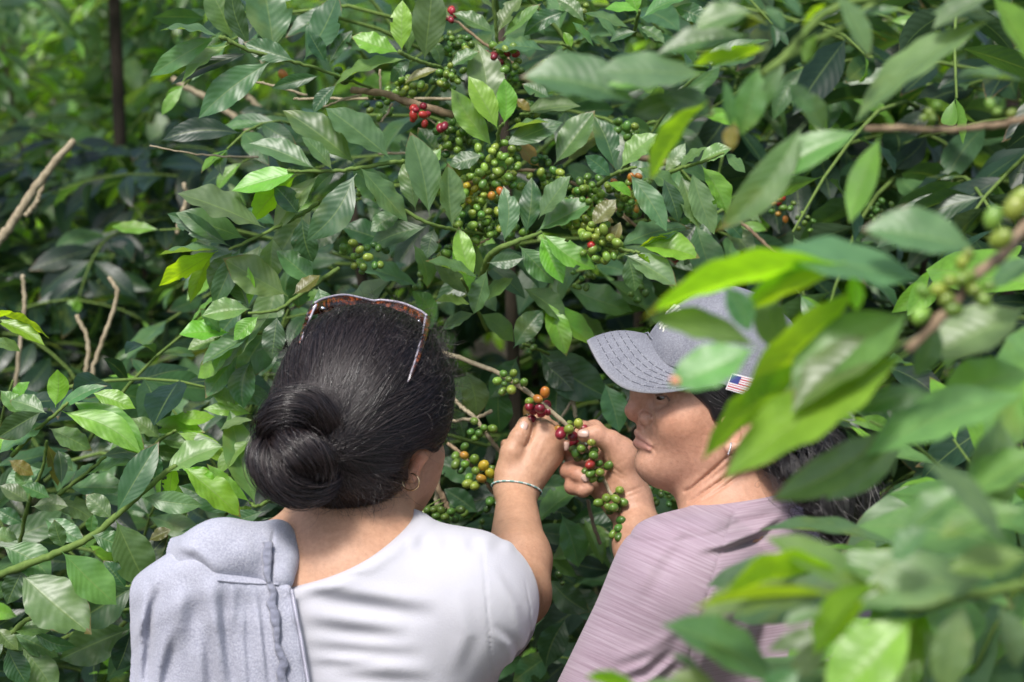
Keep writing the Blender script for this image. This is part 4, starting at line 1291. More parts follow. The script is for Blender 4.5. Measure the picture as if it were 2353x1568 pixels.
class Leaves:
    """collects leaves, then bakes them all into one foliage mesh"""
    def __init__(s): s.rows = []
    def add(s, B, T, N, l, w, col, bend=.5, fold=.18, wave=.05, twist=0.):
        s.rows.append((*B, *T, *N, l, w, *col, bend, fold, wave, twist))
    def build(s, name, parent, nv=16, nu=6, seed=0, material=None, bites=.30):
        if not s.rows: return None
        A = np.array(s.rows, float); n = len(A); r = np.random.default_rng(seed)
        B, T, N = A[:, 0:3], A[:, 3:6], A[:, 6:9]; l, w = A[:, 9], A[:, 10]; col = A[:, 11:14]; bend, fold, wav, tw = A[:, 14], A[:, 15], A[:, 16], A[:, 17]
        T = T / np.linalg.norm(T, axis=1)[:, None]
        N = N - T * (N * T).sum(1)[:, None]; N /= np.linalg.norm(N, axis=1)[:, None] + 1e-9
        X = np.cross(T, N)
        v = np.concatenate([[-.07, -.015], np.linspace(.02, 1, nv - 2)])
        half = np.interp(v, PV, PF); half[2:-1] = .5 * half[2:-1] + .25 * (half[1:-2] + half[3:]) if nv > 12 else half[2:-1]; u = np.linspace(-1, 1, nu)
        th = bend[:, None] * (np.clip(v, 0, 1) ** 1.4)[None] * 1.1                      # bends down along its length
        dv = np.diff(v, prepend=v[0])
        ax = np.cumsum(np.cos(th) * dv, 1) + v[0] * 0; hz = -np.cumsum(np.sin(th) * dv, 1)
        tl = tw[:, None] * np.clip(v, 0, 1)[None]
        W_ = (w[:, None] * .5 * half[None])
        ph = r.uniform(0, 6.28, (n, 1, 2)); fq = r.uniform(2.2, 4.2, (n, 1, 2))
        uu = u[None, None, :]; au = np.abs(uu)
        sidei = (u > 0).astype(int)
        wvl = np.sin(2 * np.pi * fq[:, :, :] * v[None, :, None] + ph)[:, :, sidei]       # n, nv, nu
        rip = np.cos(2 * np.pi * (9.5 * v[None, :, None] - 2.1 * au ** 1.35))
        h = (fold[:, None, None] * au * (1 - .35 * au) * 1.5) * W_[:, :, None] + wav[:, None, None] * w[:, None, None] * wvl * au ** 1.6 * np.clip(half, 0, 1)[None, :, None]
        h = h + (.0026 * r.uniform(.2, 1.6, n))[:, None, None] * w[:, None, None] * rip * (1 - au ** 4) * np.clip(half * 1.5 - .3, 0, 1)[None, :, None] * (nv > 20)
        shr = 1 - .10 * fold[:, None, None] * au
        edge = 1 + ((.012 * np.sin(2 * np.pi * (9.5 * v[None, :, None]) + ph[:, :, :1] * 3)) * (nv > 20) + .012 * np.sin(2 * np.pi * 4.1 * v[None, :, None] + ph[:, :, 1:])) * (au > .95)
        lat = uu * W_[:, :, None] * shr * edge
        ct, st_ = np.cos(tl)[:, :, None], np.sin(tl)[:, :, None]
        lat2 = lat * ct - h * st_; h2_ = lat * st_ + h * ct
        nb = np.sin(th)[:, :, None]; cb = np.cos(th)[:, :, None]
        # curved side sway keeps outlines from being mirror-perfect
        sway = (r.normal(0, .045, n)[:, None] * np.sin(np.clip(v, 0, 1) * math.pi)[None] * l[:, None])[:, :, None]
        P = (B[:, None, None] + T[:, None, None] * ((ax * l[:, None])[:, :, None] + h2_ * nb)[..., None] + N[:, None, None] * ((hz * l[:, None])[:, :, None] + h2_ * cb)[..., None]
             + X[:, None, None] * (lat2 + sway)[..., None])
        V = P.reshape(-1, 3)
        i = np.arange(nv - 1)[:, None] * nu; j = np.arange(nu - 1)[None]
        f0 = np.stack([i + j, i + nu + j, i + nu + j + 1, i + j + 1], -1).reshape(-1, 4)[:, ::-1]
        F = (f0[None] + (np.arange(n) * nv * nu)[:, None, None]).reshape(-1, 4)
        if nv > 20:                                            # insect bites out of some margins
            keep = np.ones((n, nv - 1, nu - 1), bool)
            vc = .5 * (v[1:] + v[:-1]); uc = .5 * (u[1:] + u[:-1])
            for q in range(n):
                if r.uniform() < bites:
                    for _ in range(r.integers(1, 3)):
                        v0, u0, rr = r.uniform(.2, .95), r.choice([-1, 1]) * r.uniform(.75, 1.1), r.uniform(.03, .075)
                        keep[q] &= np.hypot((vc[:, None] - v0), (uc[None] - u0) * .22) > rr
            F = F[keep.reshape(-1)]
        uv = np.empty((n, nv, nu, 3)); uv[..., 0] = uu; uv[..., 1] = v[None, :, None]; uv[..., 2] = r.uniform(0, 1, n)[:, None, None]
        tint = np.repeat(col, nv * nu, 0)
        return add_mesh(name, toW(V), F, material or M_LEAF, parent, tint=tint, uv=uv.reshape(-1, 3))

def zA(x, y): return 344.6 + x * .32968, y * .32968
def zB(x, y): return 861.6 + x * .40299, y * .40299
def zL(x, y): return x * .5495, y * .5495
def zK(x, y): return x * .48714, 804.1 + y * .48714
def zF(x, y): return 1436 + x * .43968, 459.5 + y * .43968
def zG(x, y): return 1436 + x * .38960, 1091.3 + y * .38960
def zH(x, y): return 1665.7 + x * .32964, y * .32964
def z1(x, y): return x, y
SC = {zA: .32968, zB: .40299, zL: .5495, zK: .48714, zF: .43968, zG: .3896, zH: .32964, z1: 1.0}

rl = np.random.default_rng(77)
def put(Lv, z, d, spec, jit=.02, wide=1.08):
    """a leaf seen in the photograph: stalk end, tip, breadth, kind -> a leaf of real size at its own distance"""
    bx, by, tx, ty, w, c = spec[:6]
    dt = spec[6] if len(spec) > 6 else None
    if z in (zF, zG, zH): c = {'m': 'g', 'd': 'm'}.get(c, c)
    (bx, by), (tx, ty) = z(bx, by), z(tx, ty); w = w * SC[z] * (wide if z not in (zF, zG, zH) else 1.12)
    d = d + rl.normal(0, jit)
    B = Cf(bx, by, d); T0 = Cf(tx, ty, d) - B; l0 = np.linalg.norm(T0)
    if dt is None: dt = rl.uniform(-.35, .12)
    T = Cf(tx, ty, d + dt * l0) - B; l = np.linalg.norm(T)
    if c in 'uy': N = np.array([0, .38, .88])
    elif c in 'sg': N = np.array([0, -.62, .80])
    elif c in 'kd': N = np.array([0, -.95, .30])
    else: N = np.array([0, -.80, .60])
    N = N + rl.normal(0, .16, 3)
    Tn = T / l; Nn_ = N - Tn * N.dot(Tn); Nn_ /= np.linalg.norm(Nn_)
    X = np.cross(Tn, Nn_); app = max(.42, math.hypot(X[0], X[2]))
    col = np.array(COLS[c]) * rl.uniform(.78, 1.22) * np.array([rl.uniform(.8, 1.25), 1, rl.uniform(.75, 1.05)])
    Lv.add(B, T, N, l * 1.06, min(w * KPX * d / app, l * .66), col, bend=rl.uniform(.10, .45), fold=rl.uniform(.10, .36), wave=rl.uniform(.015, .03) if z in (zF, zG, zH) or d < 1.8 else rl.uniform(.025, .055), twist=rl.uniform(-.25, .25))

def stem(pts, z, d, r0, r1, mt, name, parent, n=None, wob=.0008):
    """a twig through measured points; d may be one depth or one per point"""
    ds = np.broadcast_to(d, (len(pts),))
    P = np.array([Cf(*z(x, y), dd) for (x, y), dd in zip(pts, ds)])
    n = n or max(12, 6 * len(pts))
    C_ = catmull(P, n) + rl.normal(0, wob, (n, 3)) * np.array([1, 1, 1]) * .6
    rad = np.linspace(r0, r1, n) * (1 + .06 * np.sin(np.arange(n) * 1.3) + rl.normal(0, .04, n))
    Vt, Ft = tube(C_, rad, 8)
    return add_mesh(name, toW(Vt), fix_quads(Ft), mt, parent), C_

# one cherry: a slightly long berry with a small navel at the tip
_u = np.linspace(0, math.pi, 11); _v = np.linspace(0, 2 * math.pi, 14, endpoint=False)
CHV = np.stack([np.outer(np.sin(_u), np.cos(_v)) * .97, np.outer(np.sin(_u), np.sin(_v)) * .90, np.outer(np.cos(_u) * 1.27 - .12 * np.exp(-(_u / .28) ** 2), np.ones(14))], -1).reshape(-1, 3)
_i = np.arange(10)[:, None] * 14; _j = np.arange(14)[None]; _j2 = (_j + 1) % 14
CHF = np.stack([_i + _j, _i + 14 + _j, _i + 14 + _j2, _i + _j2], -1).reshape(-1, 4)
CHN = np.exp(-(_u / .16) ** 2).repeat(14)
CHC = {'g': (.130, .225, .034), 'G': (.085, .175, .030), 'l': (.20, .31, .048), 'y': (.36, .36, .030), 'o': (.40, .19, .030), 'r': (.30, .030, .024), 'R': (.20, .014, .028), 'D': (.050, .115, .024), 'p': (.55, .26, .16)}
def cherry_geo(p, ax, rad, c):
    ax = ax / np.linalg.norm(ax); a = np.cross(ax, [.3, .5, .8]); a /= np.linalg.norm(a); b = np.cross(ax, a)
    V = p + rad * (CHV[:, :1] * a + CHV[:, 1:2] * b + CHV[:, 2:] * ax)
    t0 = np.array(CHC[c]) * rl.uniform(.8, 1.2) * np.array([rl.uniform(.8, 1.3), 1, 1])
    t = np.tile(t0, (len(V), 1))
    if c in 'yo': t = t * (1 - .4 * np.clip(CHV[:, :1] + .2, 0, 1)) + np.array(CHC['r' if c == 'o' else 'o']) * .4 * np.clip(CHV[:, :1] + .2, 0, 1)
    t = t * (1 - CHN[:, None] * .7) + np.array((.05, .035, .02)) * CHN[:, None] * .7
    return V, CHF, t
def cherry(px, py, d, rpx, c, parent, node=None):
    """one countable cherry, child of its branch"""
    p = Cf(px, py, d)
    ax = (p - node) if node is not None else np.array([0, -1, 0.])
    ax = ax / (np.linalg.norm(ax) + 1e-9) + rl.normal(0, .35, 3)
    V, F, t = cherry_geo(p, ax, rpx * KPX * d, c)
    o = add_mesh('coffee_cherry', toW(V), F, M_CHERRY, parent, tint=t)
    return o
class Berries:
    """small cherries deep in the bush that nobody would count"""
    def __init__(s): s.V = []; s.F = []; s.T = []; s.n = 0
    def add(s, px, py, d, rpx, c):
        p = Cf(px, py, d)
        V, F, t = cherry_geo(p, rl.normal(0, 1, 3) + np.array([0, -1, -.3]), rpx * KPX * d, c)
        s.V.append(V); s.F.append(F + s.n); s.T.append(t); s.n += len(V)
    def build(s, name, parent):
        o = add_mesh(name, toW(np.concatenate(s.V)), np.concatenate(s.F), M_CHERRY, parent, tint=np.concatenate(s.T))
        o['kind'] = 'stuff'
        return o
def cluster(bs, z, x, y, n, rad, pal, d, rb):
    """a knot of cherries round one node: packed, not overlapping"""
    pts = []; cx, cy = z(x, y); R_p = rad * SC[z]
    tries = 0
    while len(pts) < n and tries < 900:
        tries += 1
        a, q = rl.uniform(0, 6.28), R_p * math.sqrt(rl.uniform(0, 1))
        p = (cx + q * math.cos(a), cy + q * math.sin(a) * .9, d + rl.uniform(-.028, .02) + (q / max(R_p, 1)) * .012)
        P = Cf(*p)
        if all(np.linalg.norm(P - Cf(*o)) > rb * KPX * d * 1.72 for o in pts): pts.append(p)
    for p in pts: bs.add(p[0], p[1], p[2], rb * .93 * rl.uniform(.8, 1.1), pal[rl.integers(0, len(pal))])

def lateral(Lv, tubes, B, D, length, n, ll, colmix, droop=.5, r0=.0035, normal_bias=(0, -.35, .85), spread=1.0):
    """one side branch: leaf pairs along a drooping twig"""
    D = D / np.linalg.norm(D); P = [B.copy()]; st = length / n; dirs = []
    for i in range(n):
        D = D + (-UPC) * droop / n + rl.normal(0, .04, 3); D /= np.linalg.norm(D)
        P.append(P[-1] + D * st); dirs.append(D.copy())
    P = np.array(P)
    Vt, Ft = tube(P, np.linspace(r0, r0 * .45, len(P)), 6); tubes.add(Vt, Ft)
    sidev = np.cross(dirs[0], UPC + rl.normal(0, .2, 3)); sidev /= np.linalg.norm(sidev)
    for i in range(1, n + 1):
        for s in (-1, 1):
            if rl.uniform() < .10: continue
            d_ = dirs[i - 1]
            T = sidev * s * spread * rl.uniform(.6, 1.1) + d_ * rl.uniform(.25, .9) - UPC * rl.uniform(-.1, .55)
            if i == n: T = d_ + sidev * s * .35 + rl.normal(0, .1, 3)
            N = np.array(normal_bias) + rl.normal(0, .28, 3)
            l = ll * rl.uniform(.65, 1.15) * (.6 if i == n else 1)
            c = colmix[rl.integers(0, len(colmix))]
            if i == n and rl.uniform() < .5: c = 'b'
            Lv.add(P[i] + rl.normal(0, .002, 3), T, N, l, l * rl.uniform(.33, .41), np.array(COLS[c]) * rl.uniform(.75, 1.25), bend=rl.uniform(.2, .8), fold=rl.uniform(.1, .35), wave=rl.uniform(.02, .05), twist=rl.uniform(-.3, .3))
def build_tubes(tb, name, mt, parent):
    o = add_mesh(name, toW(np.concatenate(tb.V)), fix_quads(np.concatenate(tb.F)), mt, parent); o['kind'] = 'stuff'
    return o
def ground_at(px, d):
    """the foot of a plant: on the ground under a measured column"""
    P = toW(Cf(px, 784, d)); return np.array([P[0], P[1], 0.0])
def fromW(P):
    P = np.asarray(P, float); q = P - CAMP
    return np.array([q[0], q[1] * CS - q[2] * SN, q[1] * SN + q[2] * CS])
def trunk(name, foot, top, r0, r1, mt, parent, bow=.04):
    a, b_ = fromW(foot), top
    m1 = a * .6 + b_ * .4 + rl.normal(0, bow, 3)
    C_ = catmull([a, m1, b_], 26)
    Vt, Ft = tube(C_, np.linspace(r0, r1, 26) * (1 + rl.normal(0, .05, 26)), 10)
    return add_mesh(name, toW(Vt), fix_quads(Ft), mt, parent), C_

# ------------------------------------------------------------------ the ground
def soil_mat():
    m, nt, N, L, b = mat('soil')
    n1 = noise(nt, 2.0, 6, .65); n2 = noise(nt, 40, 4, .6)
    c = ramp(nt, n1, [(.3, (.035, .026, .017)), (.55, (.065, .048, .028)), (.75, (.05, .07, .02))])
    c = mixc(nt, 1.0, c, ramp(nt, n2, [(.3, (.7, .7, .7)), (.7, (1.3, 1.25, 1.2))]), 'MULTIPLY')
    L.new(c, b.inputs['Base Color']); b.inputs['Roughness'].default_value = .95
    bump(nt, n2, b, .8, .03)
    return m
gx = np.concatenate([np.linspace(-400, -12, 8), np.linspace(-10, 10, 61), np.linspace(12, 400, 8)])
gy = np.concatenate([np.linspace(-60, -3, 6), np.linspace(-2, 14, 61), np.linspace(18, 900, 8)])
GX, GY = np.meshgrid(gx, gy, indexing='ij')
GZ = .02 * np.sin(GX * 2.1) * np.cos(GY * 1.7) - .03
V = np.stack([GX, GY, GZ], -1).reshape(-1, 3); ny = len(gy)
i = np.arange(len(gx) - 1)[:, None] * ny; j = np.arange(ny - 1)[None]
tag(add_mesh('ground', V, np.stack([i + j, i + ny + j, i + ny + j + 1, i + j + 1], -1).reshape(-1, 4), soil_mat()), 'dark leaf-strewn soil under the coffee plants', kind='structure')

# ------------------------------------------------------------------ the bush the women are picking
def branch_part(bush, z, d, wood, leaves, mt=None, r=(.0030, .0019), name='branch', nv=34, nu=9, seed=0, jit=.02):
    """wood: measured twig points; leaves: list of measured leaves. Branch > foliage"""
    br, C_ = stem(wood, z, d, r[0], r[1], mt or M_GREENSTEM, name, bush)
    Lv = Leaves()
    dm = float(np.mean(d))
    for s in leaves: put(Lv, z, dm, s, jit)
    f = Lv.build('foliage', br, nv, nu, seed, bites=0 if dm < 1.8 else .3)
    return br, C_

foot = ground_at(1190, 3.1)
bush1 = empty('coffee_bush', tuple(foot))
tag(bush1, 'coffee bush laden with green and red cherries behind the two women', 'coffee bush', 'coffee bushes')
trunk('trunk', foot, Cf(1150, 60, 3.05), .022, .008, M_DARKBARK, bush1)
trunk('trunk', foot + np.array([.10, .05, 0]), Cf(1480, 240, 3.05), .018, .008, M_DARKBARK, bush1)
trunk('trunk', foot + np.array([-.10, .05, 0]), Cf(800, 420, 3.0), .018, .008, M_DARKBARK, bush1)

BR = []
BR.append(branch_part(bush1, zA, [2.30, 2.31, 2.32, 2.34, 2.36, 2.40, 2.42, 2.46], [(490, 255), (580, 300), (700, 355), (870, 400), (1070, 450), (1310, 530), (1400, 560), (1590, 635)], [
    (700, 365, 180, 520, 95, 'k'), (1010, 425, 690, 300, 150, 'd'), (490, 258, 125, 150, 145, 's'), (575, 280, 425, -60, 205, 'm'), (695, 335, 580, -50, 135, 'd'), (868, 375, 780, -140, 310, 's'),
    (1075, 425, 1275, 0, 225, 'd'), (480, 250, 12, 472, 150, 'm'), (560, 305, 222, 500, 130, 'g'), (850, 420, 388, 768, 215, 'm'), (1190, 525, 880, 600, 95, 'd'), (1300, 590, 1150, 755, 95, 'd'), (1230, 440, 1120, 240, 110, 'd')], seed=1))
BR.append(branch_part(bush1, zA, [2.36, 2.38, 2.40, 2.43, 2.48], [(1735, 365), (1820, 405), (1930, 445), (2050, 480), (2190, 570)], [
    (1820, 415, 1690, 560, 90, 'd'), (1740, 370, 1448, 235, 135, 'b', -.1), (1755, 362, 1745, 35, 150, 'b', -.1), (1800, 385, 1765, 90, 100, 'm'), (1912, 430, 1965, -60, 225, 's'), (1790, 408, 1310, 520, 130, 'g'), (2030, 468, 1960, 300, 95, 'm'),
    (2020, 480, 1798, 548, 75, 'o'), (2085, 478, 2268, 358, 120, 'm'), (1250, 440, 1390, 235, 115, 'd')], seed=2))
BR.append(branch_part(bush1, zA, [2.36, 2.34, 2.32, 2.31, 2.30, 2.30], [(1790, 1125), (1690, 1135), (1450, 1170), (1300, 1190), (1050, 1195), (960, 1190)], [
    (1300, 1190, 1150, 1330, 90, 'd'), (1440, 1150, 1000, 758, 225, 's', .0), (1682, 1112, 1310, 738, 205, 's', .0), (1160, 1180, 748, 990, 150, 's'), (1275, 1190, 1098, 960, 105, 'm'), (1050, 1190, 622, 1300, 165, 'b', -.1), (1022, 1222, 722, 1500, 160, 'u', .1),
    (1182, 1215, 868, 1545, 150, 's'), (1442, 1210, 1105, 1600, 225, 'd'), (1455, 1160, 1782, 1485, 165, 'm')], seed=3))
BR.append(branch_part(bush1, zL, [2.38, 2.35, 2.32, 2.30], [(1330, 850), (1254, 900), (1140, 960), (960, 1045)], [
    (1030, 1000, 775, 890, 110, 'm'), (1110, 955, 795, 805, 140, 's'), (965, 1032, 710, 905, 85, 'd'), (930, 1045, 692, 1045, 70, 's'), (912, 1050, 686, 1162, 72, 'y', .1), (885, 1060, 798, 1240, 60, 'y', .1), (972, 1050, 888, 1195, 100, 'm'), (1140, 990, 1140, 1155, 125, 's'),
    (1250, 900, 1160, 790, 110, 'd'), (1260, 905, 1300, 1080, 130, 'd'), (1010, 1030, 900, 1260, 90, 'd')], seed=4))
BR.append(branch_part(bush1, zL, [2.38, 2.35, 2.31, 2.30], [(1420, 1120), (1254, 1235), (1150, 1300), (1040, 1310)], [
    (1205, 1240, 975, 1088, 160, 's'), (1225, 1235, 1320, 1150, 70, 'o'), (1050, 1292, 868, 1312, 90, 'g', -.2), (1042, 1282, 1028, 1138, 42, 'b'), (1082, 1322, 988, 1412, 72, 'b'), (1040, 1290, 950, 1118, 95, 'd'), (1192, 1310, 1000, 1560, 180, 'm'), (1130, 1320, 900, 1500, 110, 's'),
    (1320, 1190, 1180, 1060, 150, 's'), (1330, 1200, 1390, 1330, 110, 'm'), (1160, 1320, 1130, 1480, 120, 'd')], seed=5))
BR.append(branch_part(bush1, zL, [2.40, 2.37, 2.35], [(1180, 1380), (1010, 1400), (900, 1420)], [
    (962, 1392, 775, 1390, 95, 'b', -.3), (960, 1410, 800, 1440, 80, 'g', -.2), (955, 1470, 828, 1562, 95, 'b'), (1000, 1420, 900, 1530, 90, 'g'), (930, 1400, 850, 1300, 80, 's'), (1060, 1400, 860, 1500, 100, 's'), (1000, 1480, 870, 1640, 95, 'm'), (1050, 1500, 1010, 1680, 110, 'd')], seed=6))
BR.append(branch_part(bush1, zB, [2.44, 2.38, 2.35], [(690, 915), (705, 760), (735, 700)], [
    (645, 705, 588, 275, 205, 's', .05), (672, 842, 465, 540, 135, 'b', -.1), (702, 742, 568, 455, 130, 'b', -.1), (738, 715, 742, 478, 108, 'b', -.1), (738, 752, 958, 672, 105, 's', -.3), (730, 832, 1032, 700, 130, 'd'), (690, 880, 745, 960, 60, 'b')], seed=7))
BR.append(branch_part(bush1, zB, [2.46, 2.44, 2.42], [(1000, 560), (900, 640), (830, 655)], [
    (830, 652, 1130, 590, 145, 's', .0), (1000, 560, 860, 480, 100, 'd'), (1022, 942, 1222, 660, 160, 's', 0), (1092, 922, 1262, 770, 190, 'o'), (800, 560, 880, 620, 70, 'r')], seed=8))
BR.append(branch_part(bush1, zB, [2.40, 2.36, 2.33, 2.32], [(1270, 1060), (1350, 1000), (1430, 970), (1490, 955)], [
    (1372, 972, 1280, 685, 130, 'd', 0), (1400, 962, 1572, 765, 130, 'g', -.1), (1485, 950, 1722, 1085, 110, 'm'), (1450, 985, 1642, 1272, 135, 's', -.25), (1320, 1040, 1460, 1110, 60, 'b'), (1350, 1010, 1220, 900, 90, 'd')], seed=9))
BR.append(branch_part(bush1, zB, [2.40, 2.37, 2.35, 2.34], [(1600, 1020), (1740, 960), (1850, 930), (1990, 870)], [
    (1650, 990, 1752, 828, 80, 'm'), (1732, 955, 1865, 840, 85, 'g'), (1840, 932, 2005, 840, 85, 'g'), (1862, 942, 2012, 1182, 135, 'b', -.1), (1800, 972, 1932, 1290, 140, 's', -.1), (1740, 992, 1850, 1260, 130, 's'), (1642, 1012, 1730, 1240, 110, 'd'), (1990, 870, 2110, 960, 80, 'm')], seed=10))
BR.append(branch_part(bush1, zB, [2.33, 2.34, 2.35, 2.38, 2.42], [(0, 1130), (160, 1200), (320, 1280), (440, 1305), (660, 1340)], [
    (618, 885, 438, 925, 150, 'd'), (155, 1182, -85, 955, 155, 'm'), (232, 1202, 178, 915, 130, 'm', 0), (312, 1232, 228, 798, 180, 's', 0), (440, 1302, 428, 968, 150, 's', 0), (150, 1215, -5, 1305, 125, 'm'), (300, 1290, -25, 1385, 135, 'd'), (340, 1300, 300, 1450, 100, 'd'), (380, 840, 300, 960, 90, 'g')], seed=11))
BR.append(branch_part(bush1, zB, [2.42, 2.38, 2.35, 2.34, 2.33], [(615, 1580), (650, 1470), (730, 1410), (830, 1370), (950, 1325)], [
    (738, 1385, 748, 1085, 115, 's', 0), (862, 1340, 882, 1045, 122, 'd', 0), (922, 1322, 1188, 1140, 130, 's', -.1), (932, 1252, 1062, 1015, 195, 's'), (952, 1335, 1238, 1492, 135, 'b', -.2), (942, 1342, 1062, 1575, 125, 'b', -.3), (822, 1402, 1000, 1590, 130, 'm'), (642, 1500, 822, 1470, 95, 'd'),
    (560, 1600, 490, 1318, 115, 'b', 0), (600, 1590, 330, 1480, 120, 's'), (640, 1540, 560, 1760, 110, 's')], r=(.0052, .0026), seed=12))
BR.append(branch_part(bush1, zB, [2.38, 2.35, 2.33, 2.32], [(1300, 1390), (1350, 1405), (1430, 1430), (1510, 1440)], [
    (1382, 1410, 1745, 1262, 175, 's', 0), (1502, 1402, 1818, 1425, 155, 'b', -.2), (1500, 1412, 1662, 1355, 62, 'y', .1), (1490, 1442, 1562, 1505, 62, 'y', .1), (1422, 1452, 1700, 1590, 150, 's'), (1232, 1292, 1352, 1148, 100, 'o'), (1352, 1390, 1305, 1218, 75, 'r'), (1440, 1460, 1480, 1640, 120, 'm'), (1345, 1400, 1390, 1280, 60, 'o')], seed=13))
BR.append(branch_part(bush1, zB, [2.50, 2.46, 2.44], [(2020, 1180), (1900, 1240), (1800, 1260)], [
    (1822, 1270, 1965, 1600, 190, 'm'), (1990, 1270, 2150, 1440, 120, 's'), (1900, 1250, 1780, 1480, 150, 'd'), (1960, 1220, 2090, 1340, 90, 'd'), (1850, 1260, 1720, 1400, 110, 'k'), (2050, 1190, 2200, 1250, 110, 's')], seed=14))
BR.append(branch_part(bush1, zB, [2.42, 2.44, 2.46], [(675, -20), (690, 140), (698, 300)], [
    (682, 190, 480, 62, 100, 'm'), (700, 190, 815, -10, 120, 's'), (722, 220, 905, 28, 72, 'g'), (985, 290, 708, 232, 130, 's'), (1192, 330, 858, 402, 110, 'g'), (1100, 60, 870, 172, 100, 'd'), (690, 60, 560, -40, 100, 's')], seed=15))
BR.append(branch_part(bush1, zB, [2.46, 2.42, 2.40], [(1180, 360), (1120, 280), (1060, 250)], [
    (1200, 130, 1055, -10, 85, 'm'), (1250, 270, 1148, 138, 120, 's'), (1120, 280, 1090, 190, 70, 'b'), (1180, 350, 1010, 330, 110, 'd'), (1400, 300, 1250, 220, 120, 'd'), (1380, 230, 1290, 110, 100, 's'), (1190, 350, 1330, 440, 100, 'm')], seed=16))
BR.append(branch_part(bush1, zB, [2.44, 2.40, 2.38], [(1480, 200), (1495, 110), (1510, 60)], [
    (1452, 160, 1228, 72, 92, 'm'), (1500, 62, 1335, 25, 92, 'b'), (1520, 102, 1768, -15, 105, 'g'), (1498, 80, 1455, -60, 92, 'b'), (1500, 150, 1640, 230, 120, 's'), (1490, 180, 1350, 220, 110, 'd'), (1700, 40, 1880, 110, 110, 'd'), (1600, 190, 1720, 290, 110, 's')], seed=17))
BR.append(branch_part(bush1, z1, [2.52, 2.46, 2.40], [(1120, 760), (1085, 690), (1062, 640)], [
    (1080, 688, 1062, 540, 52, 'b', 0), (1075, 680, 1010, 600, 55, 's'), (1100, 700, 1165, 640, 48, 'g'), (1085, 700, 1010, 690, 50, 'g'), (1100, 720, 1180, 770, 55, 's'), (1120, 640, 1050, 560, 50, 'g'), (965, 660, 832, 600, 62, 's'), (905, 640, 790, 690, 58, 's'),
    (1000, 740, 960, 670, 48, 'g'), (1010, 760, 1075, 720, 40, 's'), (1255, 690, 1300, 800, 52, 'b', -.3), (1240, 695, 1365, 775, 52, 'b', -.2), (1200, 660, 1290, 730, 62, 's'), (1180, 800, 1240, 720, 55, 'd'), (1170, 560, 1090, 620, 55, 'm'), (950, 560, 985, 650, 55, 's')], seed=18))
BR.append(branch_part(bush1, z1, [2.62, 2.56, 2.50], [(1340, 880), (1270, 820), (1200, 790)], [
    (1070, 850, 1098, 948, 62, 's', 0), (1085, 860, 1030, 930, 52, 'm'), (1145, 880, 1150, 985, 62, 'd', 0), (1190, 820, 1130, 900, 70, 'd'), (1240, 830, 1310, 890, 80, 'd'), (1230, 800, 1380, 900, 95, 'd'), (1290, 850, 1280, 960, 85, 'd'), (1390, 880, 1420, 980, 75, 'm'), (1300, 720, 1400, 770, 85, 's'), (1300, 660, 1440, 700, 95, 's'), (1390, 640, 1550, 745, 85, 's'), (1330, 590, 1280, 680, 80, 's'), (1420, 560, 1545, 640, 75, 's')], seed=19))
BR.append(branch_part(bush1, z1, [2.66, 2.60, 2.54], [(1180, 1330), (1210, 1260), (1230, 1205)], [
    (1226, 1210, 1318, 1128, 78, 'g', -.1), (1260, 1290, 1400, 1240, 62, 'g'), (1330, 1330, 1260, 1270, 70, 's'), (1300, 1350, 1380, 1420, 75, 'd'), (1400, 1210, 1470, 1300, 70, 'm'), (1290, 1180, 1330, 1290, 62, 's'), (1340, 1190, 1390, 1280, 40, 'g'), (1260, 1330, 1340, 1400, 60, 'd'), (1250, 1420, 1180, 1480, 90, 's'), (1270, 1500, 1190, 1560, 80, 'd'), (1300, 1420, 1260, 1520, 90, 'd'), (1480, 1120, 1540, 1230, 75, 'd'), (1005, 1190, 1105, 1165, 42, 'm'), (1000, 1240, 1085, 1175, 45, 'd'), (1100, 1180, 1030, 1130, 45, 'd'), (1110, 1120, 1010, 1060, 55, 'm'), (1070, 1010, 1030, 950, 40, 'd')], seed=20))
BR.append(branch_part(bush1, z1, [2.62, 2.55, 2.48], [(1120, 430), (1020, 400), (960, 380)], [
    (1030, 380, 970, 300, 62, 'd'), (1000, 400, 930, 330, 60, 'd'), (1130, 470, 1060, 420, 62, 's'), (940, 480, 830, 430, 60, 'd'), (900, 560, 800, 520, 70, 'd'), (800, 500, 700, 560, 75, 'd'), (720, 470, 640, 590, 70, 'd'), (700, 600, 690, 700, 62, 'd'), (600, 560, 560, 660, 75, 's'), (640, 640, 600, 760, 70, 's'), (560, 700, 480, 800, 65, 'd'), (640, 740, 560, 860, 75, 'd'), (590, 860, 540, 940, 70, 's'), (640, 520, 560, 480, 75, 's')], seed=21))
# dead twigs and woody branches
for pts, r0, r1, dd, mt in (([(0, 1020), (320, 1075), (540, 1090), (760, 1095)], .0016, .0030, 2.45, M_TWIG), ([(720, 568), (830, 590), (1100, 670)], .0030, .0034, 2.50, M_TWIG),
                            ([(1410, 630), (1620, 650), (1800, 710), (2120, 805)], .0080, .0096, 2.45, M_BROWN), ([(1000, 690), (1100, 690), (1600, 690), (2200, 690)], .0030, .0042, 2.54, M_TWIG),
                            ([(1605, 488), (1605, 650)], .0028, .0036, 2.45, M_TWIG), ([(1690, 720), (1655, 790), (1610, 850)], .0030, .0026, 2.44, M_TWIG), ([(1470, 660), (1300, 710), (1165, 760)], .0034, .0022, 2.45, M_TWIG), ([(1790, 740), (1900, 800), (2010, 880)], .0026, .0026, 2.46, M_TWIG)):
    stem(pts, zA, dd, r0 * .55, r1 * .55, mt, 'dead_twig' if mt is M_TWIG else 'branch', bush1)
